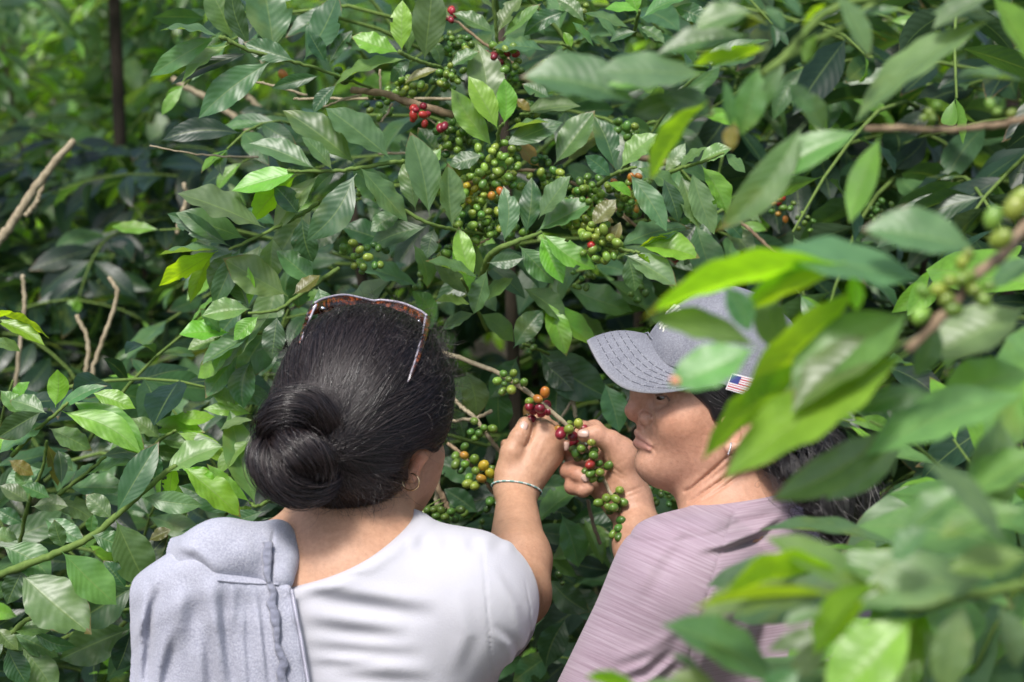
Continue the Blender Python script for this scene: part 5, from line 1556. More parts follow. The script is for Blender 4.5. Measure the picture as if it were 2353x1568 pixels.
for pts, r0, r1, dd, mt in (([(410, 90), (550, 190), (650, 270), (770, 350), (850, 430), (990, 570)], .0030, .0044, 2.50, M_BROWN), ([(750, 970), (900, 975), (1000, 985), (1100, 1030), (1280, 1120), (1400, 1210), (1600, 1400), (1720, 1510)], .0042, .0032, 2.50, M_BROWN),
                            ([(1500, 895), (1660, 930)], .0085, .0085, 2.58, M_BROWN), ([(1560, 1140), (1640, 1230), (1900, 1500)], .0032, .0030, 2.56, M_TWIG), ([(1280, 1140), (1450, 1265), (1560, 1340)], .0026, .0026, 2.52, M_TWIG),
                            ([(490, 1180), (600, 1120), (740, 1060)], .0030, .0026, 2.52, M_BROWN), ([(580, 1400), (680, 1330), (700, 1240)], .0026, .0026, 2.52, M_BROWN), ([(20, 880), (300, 870), (460, 850)], .0030, .0030, 2.52, M_TWIG)):
    stem(pts, zB, dd, r0 * .6, r1 * .6, mt, 'branch' if mt is M_BROWN else 'dead_twig', bush1)
for pts, r0, r1, dd, mt in (([(985, 1090), (1010, 1130), (1030, 1172)], .0044, .0040, 2.46, M_BROWN), ([(1003, 1035), (1005, 1110), (1004, 1180)], .0042, .0040, 2.48, M_TWIG), ([(1040, 968), (1090, 962), (1130, 945)], .0024, .0026, 2.50, M_TWIG),
                            ([(1316, 915), (1322, 960)], .0034, .0030, 2.56, M_TWIG), ([(1318, 918), (1290, 960), (1275, 985)], .0022, .0018, 2.56, M_TWIG), ([(1350, 1150), (1362, 1200), (1380, 1250)], .0026, .0026, 2.52, M_BROWN), ([(1690, 500), (1740, 545), (1810, 610)], .0030, .0026, 2.60, M_BROWN),
                            ([(1330, 1010), (1370, 960), (1395, 930)], .0022, .0020, 2.60, M_GREENSTEM), ([(1500, 1095), (1520, 1130)], .0028, .0022, 2.50, M_GREENSTEM)):
    stem(pts, z1, dd, r0, r1, mt, 'dead_twig' if mt is M_TWIG else 'branch', bush1)
# dry curled leaves
Lv = Leaves()
for s in ((1240, 385, 1195, 330, 42, 'r'), (1150, 440, 1080, 410, 40, 'r'), (1228, 920, 1205, 950, 40, 'r')): put(Lv, z1, 2.45, s)
Lv.build('dry_leaves', BR[6][0], 20, 7, 3)

# the branch in their hands and the ones beside it: every cherry its own piece
def bearing(wood, ds, r, mt, groups, z=z1, leaves=()):
    br, C_ = stem(wood, z, ds, r[0], r[1], mt, 'branch', bush1, 40)
    cx, cy = toPx(C_)
    tb = Buf()
    for px, py, rp, c, dd in groups:
        k = int(np.argmin(np.hypot(cx - px, cy - py)))
        node = C_[k]
        P = Cf(px, py, node[1] + dd)
        cherry(px, py, node[1] + dd, rp, c, br, node)
        Vt, Ft = tube([node, node * .4 + P * .6 + np.array([0, 0, .0008]), P], [.0011, .0009, .0009], 5); tb.add(toW(Vt), Ft)
    if groups: add_mesh('cherry_stalks', np.concatenate(tb.V), fix_quads(np.concatenate(tb.F)), M_GREENSTEM, br)
    return br
held = bearing([(1000, 805), (1060, 825), (1145, 858), (1190, 888), (1245, 928), (1297, 972), (1330, 1008), (1362, 1058), (1392, 1112), (1415, 1155), (1430, 1195), (1452, 1222), (1478, 1232)],
    [2.47, 2.44, 2.42, 2.41, 2.405, 2.405, 2.415, 2.415, 2.41, 2.40, 2.39, 2.385, 2.38], (.0036, .0020), M_TWIG, [
    (1157, 859, 9.5, 'G', -.02), (1180, 858, 9.5, 'g', -.02), (1143, 876, 11, 'l', -.02), (1169, 872, 8, 'G', -.03), (1186, 877, 8, 'G', -.025), (1204, 879, 10, 'G', -.015), (1155, 900, 10, 'G', -.015), (1175, 896, 12, 'l', -.03), (1159, 883, 7.5, 'G', -.03),
    (1252, 902, 12, 'o', -.01), (1236, 917, 11, 'o', -.025), (1217, 923, 11, 'g', -.01), (1216, 934, 11, 'R', -.012), (1228, 943, 11, 'R', .005), (1241, 939, 13, 'R', -.02), (1257, 931, 11, 'R', .01), (1259, 945, 12, 'R', .005), (1245, 950, 10, 'R', .0),
    (1307, 987, 12, 'l', -.025), (1329, 974, 11.5, 'l', -.02), (1289, 996, 14, 'R', -.02), (1316, 1003, 13, 'R', -.018), (1340, 986, 10, 'R', .006), (1320, 1017, 11, 'R', .004), (1281, 987, 9, 'o', .008), (1309, 973, 8, 'g', .006),
    (1359, 1014, 12.5, 'l', -.022), (1336, 1031, 11, 'g', -.018), (1323, 1040, 11, 'G', -.01), (1365, 1035, 10.5, 'g', -.012), (1364, 1047, 12, 'G', -.025), (1329, 1052, 9.5, 'D', .0), (1346, 1049, 10, 'D', .0), (1317, 1032, 9, 'D', .0),
    (1356, 1068, 11.5, 'r', -.026), (1376, 1065, 9, 'G', -.018), (1399, 1070, 11, 'G', -.012), (1346, 1083, 10, 'G', -.012), (1357, 1089, 11, 'g', -.022), (1379, 1086, 11, 'g', -.022), (1362, 1101, 10, 'l', -.01), (1380, 1101, 9, 'D', -.005),
    (1424, 1127, 11, 'g', -.012), (1394, 1145, 12, 'g', -.02), (1376, 1156, 11, 'g', -.012), (1415, 1147, 11, 'g', -.022), (1431, 1155, 11.5, 'G', -.012), (1398, 1166, 10, 'G', -.016), (1410, 1167, 12, 'G', -.024), (1402, 1175, 9, 'D', -.005), (1421, 1170, 8, 'D', -.005),
    (1427, 1196, 11, 'G', -.014), (1422, 1214, 11, 'G', -.018), (1409, 1228, 10, 'g', -.01), (1424, 1234, 12, 'G', -.02), (1443, 1235, 11, 'g', -.02), (1460, 1222, 11, 'G', -.014), (1470, 1224, 10, 'G', -.008), (1432, 1246, 10, 'g', -.008)])
held2 = bearing([(1028, 902), (1060, 935), (1092, 962), (1120, 1000), (1150, 1040)], [2.48, 2.46, 2.45, 2.45, 2.46], (.0028, .0030), M_TWIG, [
    (1090, 968, 10, 'G', -.02), (1112, 984, 9.5, 'g', -.02), (1131, 986, 11.5, 'g', -.014), (1083, 993, 9.5, 'G', -.012), (1101, 997, 9.5, 'G', -.02), (1093, 1007, 9, 'g', -.014)])
held3 = bearing([(1030, 1020), (1058, 1042), (1090, 1078), (1118, 1112), (1146, 1146)], [2.46, 2.45, 2.44, 2.44, 2.45], (.0026, .0026), M_BROWN, [
    (1068, 1027, 10, 'G', -.012), (1067, 1047, 11, 'o', -.02), (1047, 1048, 10, 'G', -.01), (1047, 1067, 11.5, 'G', -.014), (1069, 1067, 10.5, 'g', -.018), (1090, 1056, 12, 'g', -.014), (1060, 1080, 10, 'D', -.005), (1111, 1070, 12.5, 'y', -.02), (1128, 1077, 9, 'G', -.012), (1126, 1088, 12, 'y', -.018),
    (1093, 1082, 10.5, 'g', -.018), (1106, 1100, 11, 'o', -.022), (1078, 1097, 10, 'g', -.012), (1075, 1112, 12, 'l', -.018), (1091, 1117, 11.5, 'l', -.018), (1126, 1152, 11.5, 'G', -.014), (1140, 1158, 10, 'D', -.008), (1120, 1168, 10, 'D', -.004)])
held4 = bearing([(985, 1090), (1012, 1135), (1032, 1172), (1050, 1200)], [2.47, 2.46, 2.46, 2.47], (.0034, .0028), M_BROWN, [
    (983, 1172, 10, 'G', -.012), (997, 1171, 9, 'G', -.018), (1014, 1174, 10, 'G', -.02), (1037, 1176, 10, 'G', -.02), (1058, 1172, 11, 'D', -.014), (972, 1180, 9.5, 'g', -.01), (950, 1185, 11, 'g', -.012), (1003, 1186, 10, 'G', -.02), (1023, 1188, 10, 'G', -.022), (945, 1206, 11.5, 'G', -.014), (968, 1204, 10, 'G', -.018),
    (1004, 1203, 12, 'G', -.02), (990, 1222, 10, 'G', -.012), (969, 1224, 9, 'D', -.008), (1024, 1208, 10, 'D', -.01), (1045, 1195, 10, 'D', -.008)])
pk = empty('picked_cherry', tuple(W(1219, 966, 2.425)))
tag(pk, 'ripe red coffee cherry pinched between the thumb and finger of the raised hand', 'cherry')
cherry(1219.5, 967, 2.420, 12.5, 'R', pk, Cf(1219, 990, 2.42))
Vt, Ft = tube([Cf(1213, 957, 2.42), Cf(1211, 951, 2.42)], .0007, 5); add_mesh('stalk', toW(Vt), fix_quads(Ft), M_TWIG, pk)

bs = Berries()
GG, YG, OM, RM = 'gGGD', 'glGl', 'gGGy', 'RGgR'
for z, x, y, n, rad, pal, d, rb in ((zA, 1340, 520, 5, 45, 'GDD', 2.44, 10), (zA, 1750, 620, 8, 80, 'llg', 2.50, 10), (zA, 1600, 740, 8, 80, GG, 2.52, 10), (zA, 1890, 800, 6, 65, 'RRrGr', 2.44, 10.5), (zA, 2050, 885, 2, 30, 'R', 2.44, 12), (zA, 2090, 975, 18, 110, GG, 2.46, 10), (zA, 1430, 1320, 6, 60, 'GD', 2.46, 9),
        (zA, 2130, 990, 8, 80, GG, 2.46, 10), (zA, 2200, 310, 6, 50, GG, 2.46, 9), (zA, 2060, 540, 5, 50, GG, 2.42, 10),
        (zB, 690, 905, 26, 115, 'ggGl', 2.42, 11), (zB, 555, 1085, 15, 75, 'llyg', 2.44, 11), (zB, 600, 1230, 32, 125, 'ggGl', 2.43, 11), (zB, 640, 1310, 10, 60, GG, 2.44, 10.5), (zB, 700, 1050, 7, 70, 'gGgo', 2.42, 11), (zB, 770, 1040, 8, 60, 'Ggl', 2.44, 10.5), (zB, 960, 960, 9, 75, GG, 2.46, 10),
        (zB, 1000, 1020, 6, 55, 'glG', 2.44, 11), (zB, 1140, 1090, 13, 80, GG, 2.45, 11), (zB, 1240, 1060, 8, 70, 'lgG', 2.44, 11), (zB, 1150, 1240, 16, 80, 'Ggl', 2.44, 11), (zB, 1340, 1130, 10, 90, GG, 2.47, 11), (zB, 1490, 1110, 10, 90, 'gGgo', 2.45, 11), (zB, 1430, 1200, 3, 30, 'G', 2.46, 11), (zB, 1540, 1215, 9, 65, GG, 2.48, 10.5),
        (zB, 1420, 750, 10, 65, 'gGl', 2.48, 11), (zB, 1290, 1380, 26, 100, 'llgg', 2.36, 11.5), (zB, 1235, 1395, 1, 4, 'r', 2.34, 11), (zB, 400, 440, 8, 60, 'GD', 2.46, 10.5), (zB, 460, 260, 8, 70, GG, 2.48, 9), (zB, 725, 320, 9, 75, 'RGgo', 2.46, 11), (zB, 760, 410, 8, 60, GG, 2.46, 10),
        (zB, 790, 1320, 8, 50, GG, 2.44, 10), (zB, 385, 1455, 7, 50, GG, 2.42, 11), (zB, 1700, 1440, 5, 50, 'RDGR', 2.46, 11.5), (zB, 25, 1425, 4, 35, 'GD', 2.42, 11), (zB, 1225, 1160, 3, 30, 'R', 2.48, 11), (zB, 440, 85, 4, 30, 'rR', 2.50, 8), (zB, 1190, 60, 4, 40, 'g', 2.5, 9), (zB, 520, 1390, 8, 50, 'lgG', 2.44, 10),
        (z1, 1795, 480, 8, 26, 'orGG', 2.70, 8.5), (z1, 1850, 510, 5, 20, 'gG', 2.7, 7), (z1, 2030, 490, 9, 26, 'G', 2.75, 7.5), (z1, 1030, 585, 5, 22, 'G', 2.46, 10), (z1, 975, 655, 5, 22, 'GD', 2.5, 9), (z1, 1210, 800, 4, 18, 'GD', 2.55, 9), (z1, 1500, 1130, 14, 40, 'D', 2.56, 10), (z1, 1405, 905, 8, 25, 'D', 2.6, 9), (z1, 1265, 1330, 6, 30, 'D', 2.5, 10), (z1, 1085, 1210, 6, 30, 'GD', 2.52, 9), (z1, 650, 170, 1, 4, 'o', 2.7, 11), (z1, 1335, 640, 5, 25, 'G', 2.5, 9), (z1, 1480, 670, 4, 25, 'GD', 2.55, 10), (z1, 1130, 360, 14, 40, 'gGl', 2.46, 10), (z1, 1330, 480, 14, 44, 'gGg', 2.42, 10.5), (z1, 1450, 440, 12, 40, 'gGog', 2.44, 10), (z1, 1200, 250, 8, 34, 'gG', 2.5, 10), (z1, 940, 205, 8, 30, 'lg', 2.48, 9.5), (z1, 1165, 130, 6, 26, 'gGR', 2.45, 10), (z1, 830, 590, 10, 40, 'gGl', 2.36, 11), (z1, 1040, 180, 6, 26, 'gG', 2.42, 10), (z1, 1050, 110, 6, 26, 'G', 2.5, 10)):
    cluster(bs, z, x, y, int(n * 1.4), rad * 1.25, pal, d - .02, rb)
bs.build('cherry_clusters', bush1)

# inner growth of the same bush
Lv, tb = Leaves(), Buf()
rl = np.random.default_rng(501)
for k in range(92):
    px, py = rl.uniform(560, 1780), rl.uniform(-120, 1620)
    if px < 780 and py > 760: continue
    if px < 720 and py < 420: continue
    d = rl.uniform(2.66, 3.15)
    ang = rl.uniform(-.6, .6) + (px - 1170) / 700
    D = np.array([math.sin(ang), -rl.uniform(.0, .45), rl.uniform(.0, .7)])
    B = Cf(px, py, d) - D * .12
    lateral(Lv, tb, B, D, rl.uniform(.22, .42), rl.integers(4, 7), rl.uniform(.085, .125), 'kkddm' if py > 500 else 'kddmm', droop=rl.uniform(.7, 1.6), normal_bias=(0, -.85, .45))  # dark mix: shade of the inner gaps put into the leaf colour
cr = Lv.build('crown', bush1, 18, 7, 9)
build_tubes(tb, 'twigs', M_GREENSTEM, cr)

# ------------------------------------------------------------------ lush bush at the lower left
rl = np.random.default_rng(88)
foot = ground_at(-60, 2.6)
bush2 = empty('coffee_bush', tuple(foot))
tag(bush2, 'leafy bright green coffee bush beside the shoulder with the hoodie, no ripe fruit', 'coffee bush', 'coffee bushes')
trunk('trunk', foot, Cf(-40, 1150, 2.45), .022, .010, M_BROWN, bush2)
branch_part(bush2, zK, [2.22, 2.20, 2.20, 2.20, 2.20, 2.21, 2.22, 2.22], [(-60, 1085), (120, 1015), (290, 950), (430, 880), (540, 790), (650, 690), (770, 590), (830, 545)], [
    (770, 588, 1005, 448, 130, 'g'), (860, 548, 1118, 738, 118, 'b', -.2), (860, 560, 1010, 640, 75, 'b'), (820, 537, 797, 674, 82, 'y'), (665, 697, 917, 724, 98, 'm'), (545, 777, 718, 468, 132, 'd'), (545, 802, 692, 1085, 175, 'm'), (430, 872, 592, 935, 92, 'm'), (290, 952, 526, 1168, 175, 'g'), (90, 1050, 388, 1295, 240, 'm'),
    (10, 925, 218, 1048, 135, 'g'), (430, 870, 440, 790, 60, 'm'), (300, 940, 260, 820, 90, 'd'), (650, 690, 640, 590, 70, 'd'), (120, 1015, 40, 1180, 120, 'd'), (530, 800, 420, 690, 90, 'm')], r=(.0052, .0030), seed=31)
branch_part(bush2, zK, [2.30, 2.27, 2.25, 2.24], [(60, 500), (150, 400), (240, 320), (320, 250)], [
    (330, 235, 655, 442, 130, 'b', -.2), (262, 272, 266, 112, 125, 'y', .05), (260, 292, 462, 172, 62, 'm'), (290, 288, 622, 442, 120, 'b'), (232, 340, 12, 455, 112, 's'), (230, 370, 415, 445, 112, 's'), (200, 290, 5, 402, 115, 'd'), (220, 300, 60, 230, 90, 's'), (130, 380, 130, 250, 80, 'g'), (70, 480, -60, 380, 90, 'b'), (430, 202, 612, 250, 80, 'b'), (60, 260, 120, 160, 70, 'b'), (120, 310, 20, 200, 70, 'g')], seed=32)
branch_part(bush2, zK, [2.34, 2.31, 2.30], [(230, 720), (320, 650), (500, 505)], [
    (400, 592, 628, 508, 85, 'g'), (470, 502, 710, 480, 72, 'd'), (290, 642, 268, 488, 62, 'd'), (150, 740, 295, 728, 92, 's'), (500, 500, 600, 420, 90, 'g'), (500, 505, 690, 440, 70, 'd'), (320, 650, 560, 640, 90, 's'), (330, 640, 420, 540, 70, 's'), (240, 700, 120, 640, 90, 'm'), (240, 710, 430, 780, 90, 's'), (290, 760, 330, 900, 80, 'd'), (200, 790, 380, 880, 80, 's')], seed=33)
branch_part(bush2, zK, [2.45, 2.40, 2.36, 2.34], [(80, 1000), (130, 740), (200, 560), (222, 430)], [
    (200, 560, 40, 620, 90, 'm'), (210, 500, 330, 560, 80, 'd'), (140, 720, 20, 640, 90, 's'), (140, 700, 90, 560, 70, 'm'), (110, 820, 0, 760, 90, 'd'), (90, 900, -20, 860, 80, 's'), (222, 440, 270, 620, 55, 'o'), (40, 520, 150, 575, 60, 'r')], seed=34)
branch_part(bush2, zK, [2.40, 2.36, 2.34], [(700, 480), (760, 420), (830, 380)], [
    (670, 372, 928, 376, 92, 'b'), (720, 412, 1005, 432, 75, 'g'), (830, 385, 1060, 510, 75, 'b'), (800, 320, 990, 300, 70, 'b'), (700, 470, 900, 480, 80, 'm'), (760, 420, 640, 330, 80, 's'), (690, 440, 740, 600, 80, 'd')], seed=35)
branch_part(bush2, zK, [2.40, 2.36, 2.34, 2.36], [(1340, 680), (1270, 710), (1210, 740), (1180, 720)], [
    (1205, 740, 1098, 325, 145, 'g', 0), (1120, 772, 878, 655, 115, 'd'), (1195, 737, 1118, 798, 62, 'b'), (1182, 722, 1000, 558, 65, 'b'), (1290, 790, 900, 850, 75, 'd'), (1190, 302, 985, 270, 62, 'b'), (1200, 330, 1050, 360, 60, 's'), (1190, 420, 1030, 560, 70, 'g'), (1260, 720, 1320, 560, 70, 'd'), (1180, 250, 1050, 200, 60, 'b'), (1250, 760, 1040, 830, 80, 'd'), (1120, 290, 1000, 180, 60, 'g'), (1300, 700, 1400, 640, 60, 'g')], seed=36)
branch_part(bush2, zK, [2.34, 2.30, 2.30], [(700, 1090), (640, 1110), (560, 1130)], [
    (642, 1112, 372, 1275, 195, 'd'), (628, 1310, 312, 1445, 185, 'd'), (600, 1130, 500, 1010, 90, 'd'), (640, 1100, 760, 900, 100, 'k'), (620, 1320, 560, 1500, 150, 'k'), (700, 900, 790, 850, 60, 'o')], seed=37)
branch_part(bush2, zK, [2.30, 2.28, 2.26], [(-40, 1500), (60, 1330), (190, 1235)], [
    (100, 1400, 245, 1600, 130, 'm'), (-20, 1310, 80, 1392, 62, 's'), (60, 1330, 225, 1300, 70, 'g'), (60, 1340, 260, 1420, 100, 's'), (20, 1380, -60, 1480, 120, 'd'), (190, 1235, 300, 1330, 90, 'd'), (30, 1400, 120, 1560, 130, 'd'), (150, 1330, 330, 1400, 70, 'd')], r=(.004, .003), seed=38)
branch_part(bush2, zL, [2.35, 2.30], [(-60, 1330), (0, 1345)], [(-20, 1305, 205, 1366, 62, 'y'), (-30, 1335, 162, 1408, 52, 'b'), (-40, 1420, 72, 1450, 60, 's'), (-30, 1330, 40, 1300, 50, 'y')], seed=39)
Lv, tb = Leaves(), Buf()
for k in range(52):
    px, py = rl.uniform(-260, 640), rl.uniform(900, 1850)
    if py < 1060 and px > 420: continue
    d = rl.uniform(2.50, 3.0)
    D = np.array([rl.uniform(-.5, .9), -rl.uniform(.0, .45), rl.uniform(.1, .8)])
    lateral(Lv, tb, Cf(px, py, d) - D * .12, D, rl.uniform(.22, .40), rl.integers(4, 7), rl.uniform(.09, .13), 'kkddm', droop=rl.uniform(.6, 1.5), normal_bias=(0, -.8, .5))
cr = Lv.build('crown', bush2, 18, 7, 12); build_tubes(tb, 'twigs', M_GREENSTEM, cr)

# ------------------------------------------------------------------ bush in the near right corner, out of focus
rl = np.random.default_rng(99)
foot = ground_at(2700, 1.45)
bush3 = empty('coffee_bush', tuple(foot))
tag(bush3, 'nearest coffee bush, its large blurred leaves reaching across the capped woman', 'coffee bush', 'coffee bushes')
trunk('trunk', foot, Cf(2640, -200, 1.45), .020, .010, M_BROWN, bush3)
NJ = .012
b3, C3 = branch_part(bush3, zF, [1.30, 1.29, 1.28, 1.27, 1.26, 1.26], [(2350, -60), (2085, 150), (1980, 280), (1850, 380), (1700, 560), (1480, 790)], [
    (1600, 430, 870, 245, 270, 's', -.1), (1850, 260, 1330, 110, 230, 's', -.1), (1160, 325, 170, 452, 165, 'y', .0), (1240, 335, 605, 505, 125, 'y', .0), (1260, 425, 640, 1000, 200, 'y', .05), (1510, 575, 925, 965, 340, 'g', -.2), (1515, 720, 925, 985, 190, 's', -.3),
    (1495, 785, 585, 1322, 265, 'b', -.15), (1000, 815, 400, 1222, 190, 'u', .1), (690, 775, 266, 905, 190, 'g', -.1), (710, 765, 205, 610, 140, 's', -.2), (520, 440, 640, 660, 130, 'd', 0), (690, 455, 810, 745, 190, 's', 0), (1180, 380, 1220, 560, 90, 'y', .05)], mt=M_BROWN, r=(.0046, .0036), seed=41, jit=NJ)
Lv = Leaves()
for s in ((2110, 560, 1620, 770, 260, 's', -.1), (2120, 1000, 1350, 1245, 210, 'm', -.1), (1440, 1175, 830, 1500, 170, 's', -.2), (1480, 1240, 1095, 1500, 165, 's', -.2), (1960, 1120, 1900, 1620, 260, 's', -.1), (2160, 300, 1930, 420, 260, 's', 0), (1620, 1000, 1250, 1080, 120, 'd', 0), (2160, 900, 1700, 980, 190, 'm', -.1), (1640, 640, 1540, 900, 130, 's', 0), (2200, 1300, 1780, 1500, 220, 'm', 0), (1760, 620, 1690, 860, 90, 's', 0),
          (1780, 1500, 1480, 1700, 190, 's', 0)):
    put(Lv, zF, 1.33, s, .03)
Lv.build('foliage', b3, 34, 9, 42, bites=0)
for x, y, r_, c in ((1560, 480, 40, 'l'), (1640, 470, 40, 'l'), (1700, 425, 42, 'l'), (1545, 605, 48, 'l'), (1760, 330, 34, 'l'), (1790, 290, 34, 'g'), (1925, 95, 52, 'l'), (1965, 205, 56, 'l'), (2040, 40, 62, 'l'), (2070, -10, 55, 'l'), (1870, 520, 42, 'g'), (1720, 575, 42, 'g'), (1820, 470, 40, 'g'), (1680, 520, 36, 'g'), (1760, 420, 40, 'g'), (1800, 400, 36, 'l'), (1900, 450, 34, 'g')):
    X_, Y_ = zF(x, y); cherry(X_, Y_, 1.255, r_ * .44, c, b3, Cf(*zF(1800, 460), 1.27))
b4, _ = branch_part(bush3, zG, [1.22, 1.20, 1.18, 1.18], [(2420, 640), (2000, 720), (1700, 790), (1480, 650)], [
    (1510, 700, 930, 372, 180, 'm', -.1), (1310, 570, 630, 595, 235, 'y', .0), (1510, 610, 1120, 970, 230, 'y', .1), (1290, 705, 475, 712, 130, 'u', .1), (1210, 725, 495, 770, 190, 's', -.2), (2020, 600, 1320, 425, 190, 'd', -.1), (2160, 620, 1470, 630, 220, 's', -.2), (1710, 830, 1225, 1250, 400, 'b', -.15), (920, 1240, 350, 845, 260, 's', -.1), (2260, 430, 1850, -40, 150, 's', 0),
    (2380, 700, 2160, 655, 170, 'y', .05), (2000, 740, 1880, 1240, 200, 's', -.1), (1760, 900, 1960, 1240, 240, 'm', 0), (120, 1290, -190, 1185, 100, 'y', .1), (400, 1290, 120, 1230, 70, 's', 0), (560, 1260, 300, 1180, 90, 's', 0), (2200, 760, 2330, 1100, 180, 's', -.1), (1180, 790, 960, 870, 90, 's', -.2), (1250, 900, 880, 1010, 100, 'd', 0), (1200, 960, 1000, 1160, 120, 's', -.1), (470, 1180, 300, 1060, 90, 's', 0), (2380, 200, 1900, 330, 220, 'm', 0), (1800, 300, 1600, 480, 150, 's', 0), (2400, 480, 1960, 520, 170, 'm', 0), (1040, 1150, 820, 1300, 150, 'd', 0)], r=(.0036, .0026), seed=43, jit=.03)
b5, _ = branch_part(bush3, zH, [1.50, 1.45, 1.42, 1.40], [(1200, -120), (830, 180), (560, 320), (270, 510)], [
    (560, 858, 20, 1510, 240, 'd', -.05), (965, 900, 285, 1245, 230, 'm', -.1), (240, 445, 130, 890, 200, 'm', 0), (1085, 935, 895, 1490, 175, 'u', .05), (760, -60, 1012, 335, 150, 's', 0), (720, 20, 540, 160, 130, 'y', .05), (480, 620, 700, 860, 190, 'd', 0), (420, 560, 600, 760, 130, 'd', 0), (420, 420, 260, 740, 130, 'd', 0), (300, 330, -60, 420, 110, 'y', .05), (640, 230, 560, 420, 90, 'u', .1), (420, 230, 300, 60, 120, 's', 0), (540, 130, 420, -40, 110, 's', 0), (330, 190, 60, 60, 190, 's', -.1)], r=(.0034, .0028), seed=44, jit=.03)
stem([(1060, -20), (700, 90), (430, 380), (250, 520)], zH, [1.45, 1.43, 1.41, 1.41], .0034, .0028, M_GREENSTEM, 'branch', bush3)
Lv = Leaves()
for s in ((1525, 600, 925, 385, 265, 's', -.1), (1905, 430, 1335, 385, 195, 's', -.1), (2140, 200, 1665, 275, 150, 'm', -.1), (1690, 470, 1365, 470, 85, 'b', -.1), (1905, 570, 1538, 935, 140, 'u', .05), (2140, 330, 1845, 350, 95, 'y', .05), (1990, 440, 2040, 700, 70, 'g', 0), (2050, 690, 2035, 840, 110, 'r', 0), (2160, 60, 1860, 130, 150, 's', -.1), (1760, 560, 1500, 640, 140, 'd', 0), (1600, 540, 1900, 640, 160, 'd', 0)):
    put(Lv, zB, 1.42, s, .02)
Lv.build('foliage', b5, 34, 9, 45, bites=0)
b6, _ = branch_part(bush3, zH, [1.46, 1.45, 1.44, 1.42], [(2300, 780), (1920, 865), (1560, 905), (980, 892)], [
    (1880, 110, 990, 700, 235, 's', -.1), (1860, -40, 2110, 345, 230, 'b', -.05), (2140, 580, 1670, 495, 180, 's', -.2), (1930, -60, 1480, 120, 140, 's', 0), (1180, 900, 1120, 800, 40, 'b', 0), (1900, 140, 1500, 60, 150, 's', 0), (1240, 60, 940, 70, 70, 's', 0)], mt=M_BROWN, r=(.0030, .0022), seed=46, jit=.02)
for x, y, r_, c in ((1475, 745, 36, 'g'), (1425, 790, 34, 'g'), (1390, 830, 30, 'g'), (1850, 730, 40, 'g'), (2000, 790, 34, 'g'), (1450, 830, 30, 'G'), (1900, 780, 32, 'g')):
    X_, Y_ = zH(x, y); cherry(X_, Y_, 1.42, r_ * .33, c, b6, Cf(*zH(1500, 905), 1.43))
X_, Y_ = zF(262, 945); cherry(X_, Y_, 1.22, 11, 'p', b3, Cf(X_ + 20, Y_, 1.22))

Lv, tb = Leaves(), Buf()
for k in range(20):
    while True:
        px, py = rl.uniform(1900, 2500), rl.uniform(620, 1700)
        if (px > 2200 and py > 620) or (py > 1480 and px > 1960) or (px > 2120 and py > 1250): break
    d = rl.uniform(1.50, 1.85)
    D = np.array([rl.uniform(-.5, .6), -rl.uniform(-.2, .4), rl.uniform(.0, .8)])
    lateral(Lv, tb, Cf(px, py, d) - D * .10, D, rl.uniform(.16, .26), rl.integers(3, 5), rl.uniform(.14, .18), 'ggsgbs', droop=rl.uniform(.4, 1.2), r0=.0025, normal_bias=(0, -.5, .8))
cr = Lv.build('crown', bush3, 20, 7, 47); build_tubes(tb, 'twigs', M_GREENSTEM, cr)

# ------------------------------------------------------------------ bushes behind: kinds built once, then copied
def bush_proto(seed, h, R_c, nlat, ll, mix, label, foot, rot=0., nv=10, nu=5, bias=(0, -.35, .85), zlo=.15):
    """a whole coffee bush of height h: trunk > crown > twigs"""
    global rl
    rl = np.random.default_rng(seed)
    b = empty('coffee_bush', tuple(foot))
    tag(b, label, 'coffee bush', 'coffee bushes')
    a = fromW(foot)
    Vt, Ft = tube(catmull([a, a + UPC * h * .45 + rl.normal(0, .04, 3), a + UPC * h * .85], 20), np.linspace(.012, .004, 20), 8)
    add_mesh('trunk', toW(Vt), fix_quads(Ft), M_DARKBARK, b)
    Lv, tb = Leaves(), Buf()
    for k in range(nlat):
        t = zlo + (1 - zlo) * rl.uniform(0, 1) ** .8
        az = rl.uniform(0, 6.28)
        D = np.array([math.cos(az), 0, 0]) + np.array([0, 1, 0]) * math.sin(az); D = D - UPC * D.dot(UPC) + UPC * rl.uniform(.1, .6)
        lateral(Lv, tb, a + UPC * h * t + D * rl.uniform(0, .25) * R_c, D, R_c * rl.uniform(.6, 1.1) * (1.15 - .45 * t), int(rl.integers(5, 9)), ll, mix, droop=rl.uniform(.6, 1.4), normal_bias=bias)
    cr = Lv.build('crown', b, nv, nu, seed)
    build_tubes(tb, 'twigs', M_GREENSTEM, cr)
    return b
def copy_bush(b, foot, rot, scale, label):
    def cp(o, par):
        c = o.copy(); COL.objects.link(c)
        if par is not None:
            c.parent = par; c.matrix_parent_inverse = o.matrix_parent_inverse.copy()
        for ch in o.children: cp(ch, c)
        return c
    c = cp(b, None)
    c.location = tuple(foot); c.rotation_euler = (0, 0, rot); c.scale = (scale,) * 3
    c['label'] = label
    return c
f_ = lambda px, d: ground_at(px, d)
nearb = bush_proto(201, 1.58, .62, 64, .125, 'kkdkmk', 'dark coffee bush in shade behind the hoodie side, bare stems showing', f_(330, 4.0), nv=12, nu=5, bias=(0, -.7, .6))  # mostly k leaves: shade of the background painted into this bush and its copies
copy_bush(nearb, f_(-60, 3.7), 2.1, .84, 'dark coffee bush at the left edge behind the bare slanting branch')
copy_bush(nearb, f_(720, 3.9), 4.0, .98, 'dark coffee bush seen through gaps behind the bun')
copy_bush(nearb, f_(1700, 3.5), 1.1, 1.2, 'dark coffee bush in shade behind the cap')
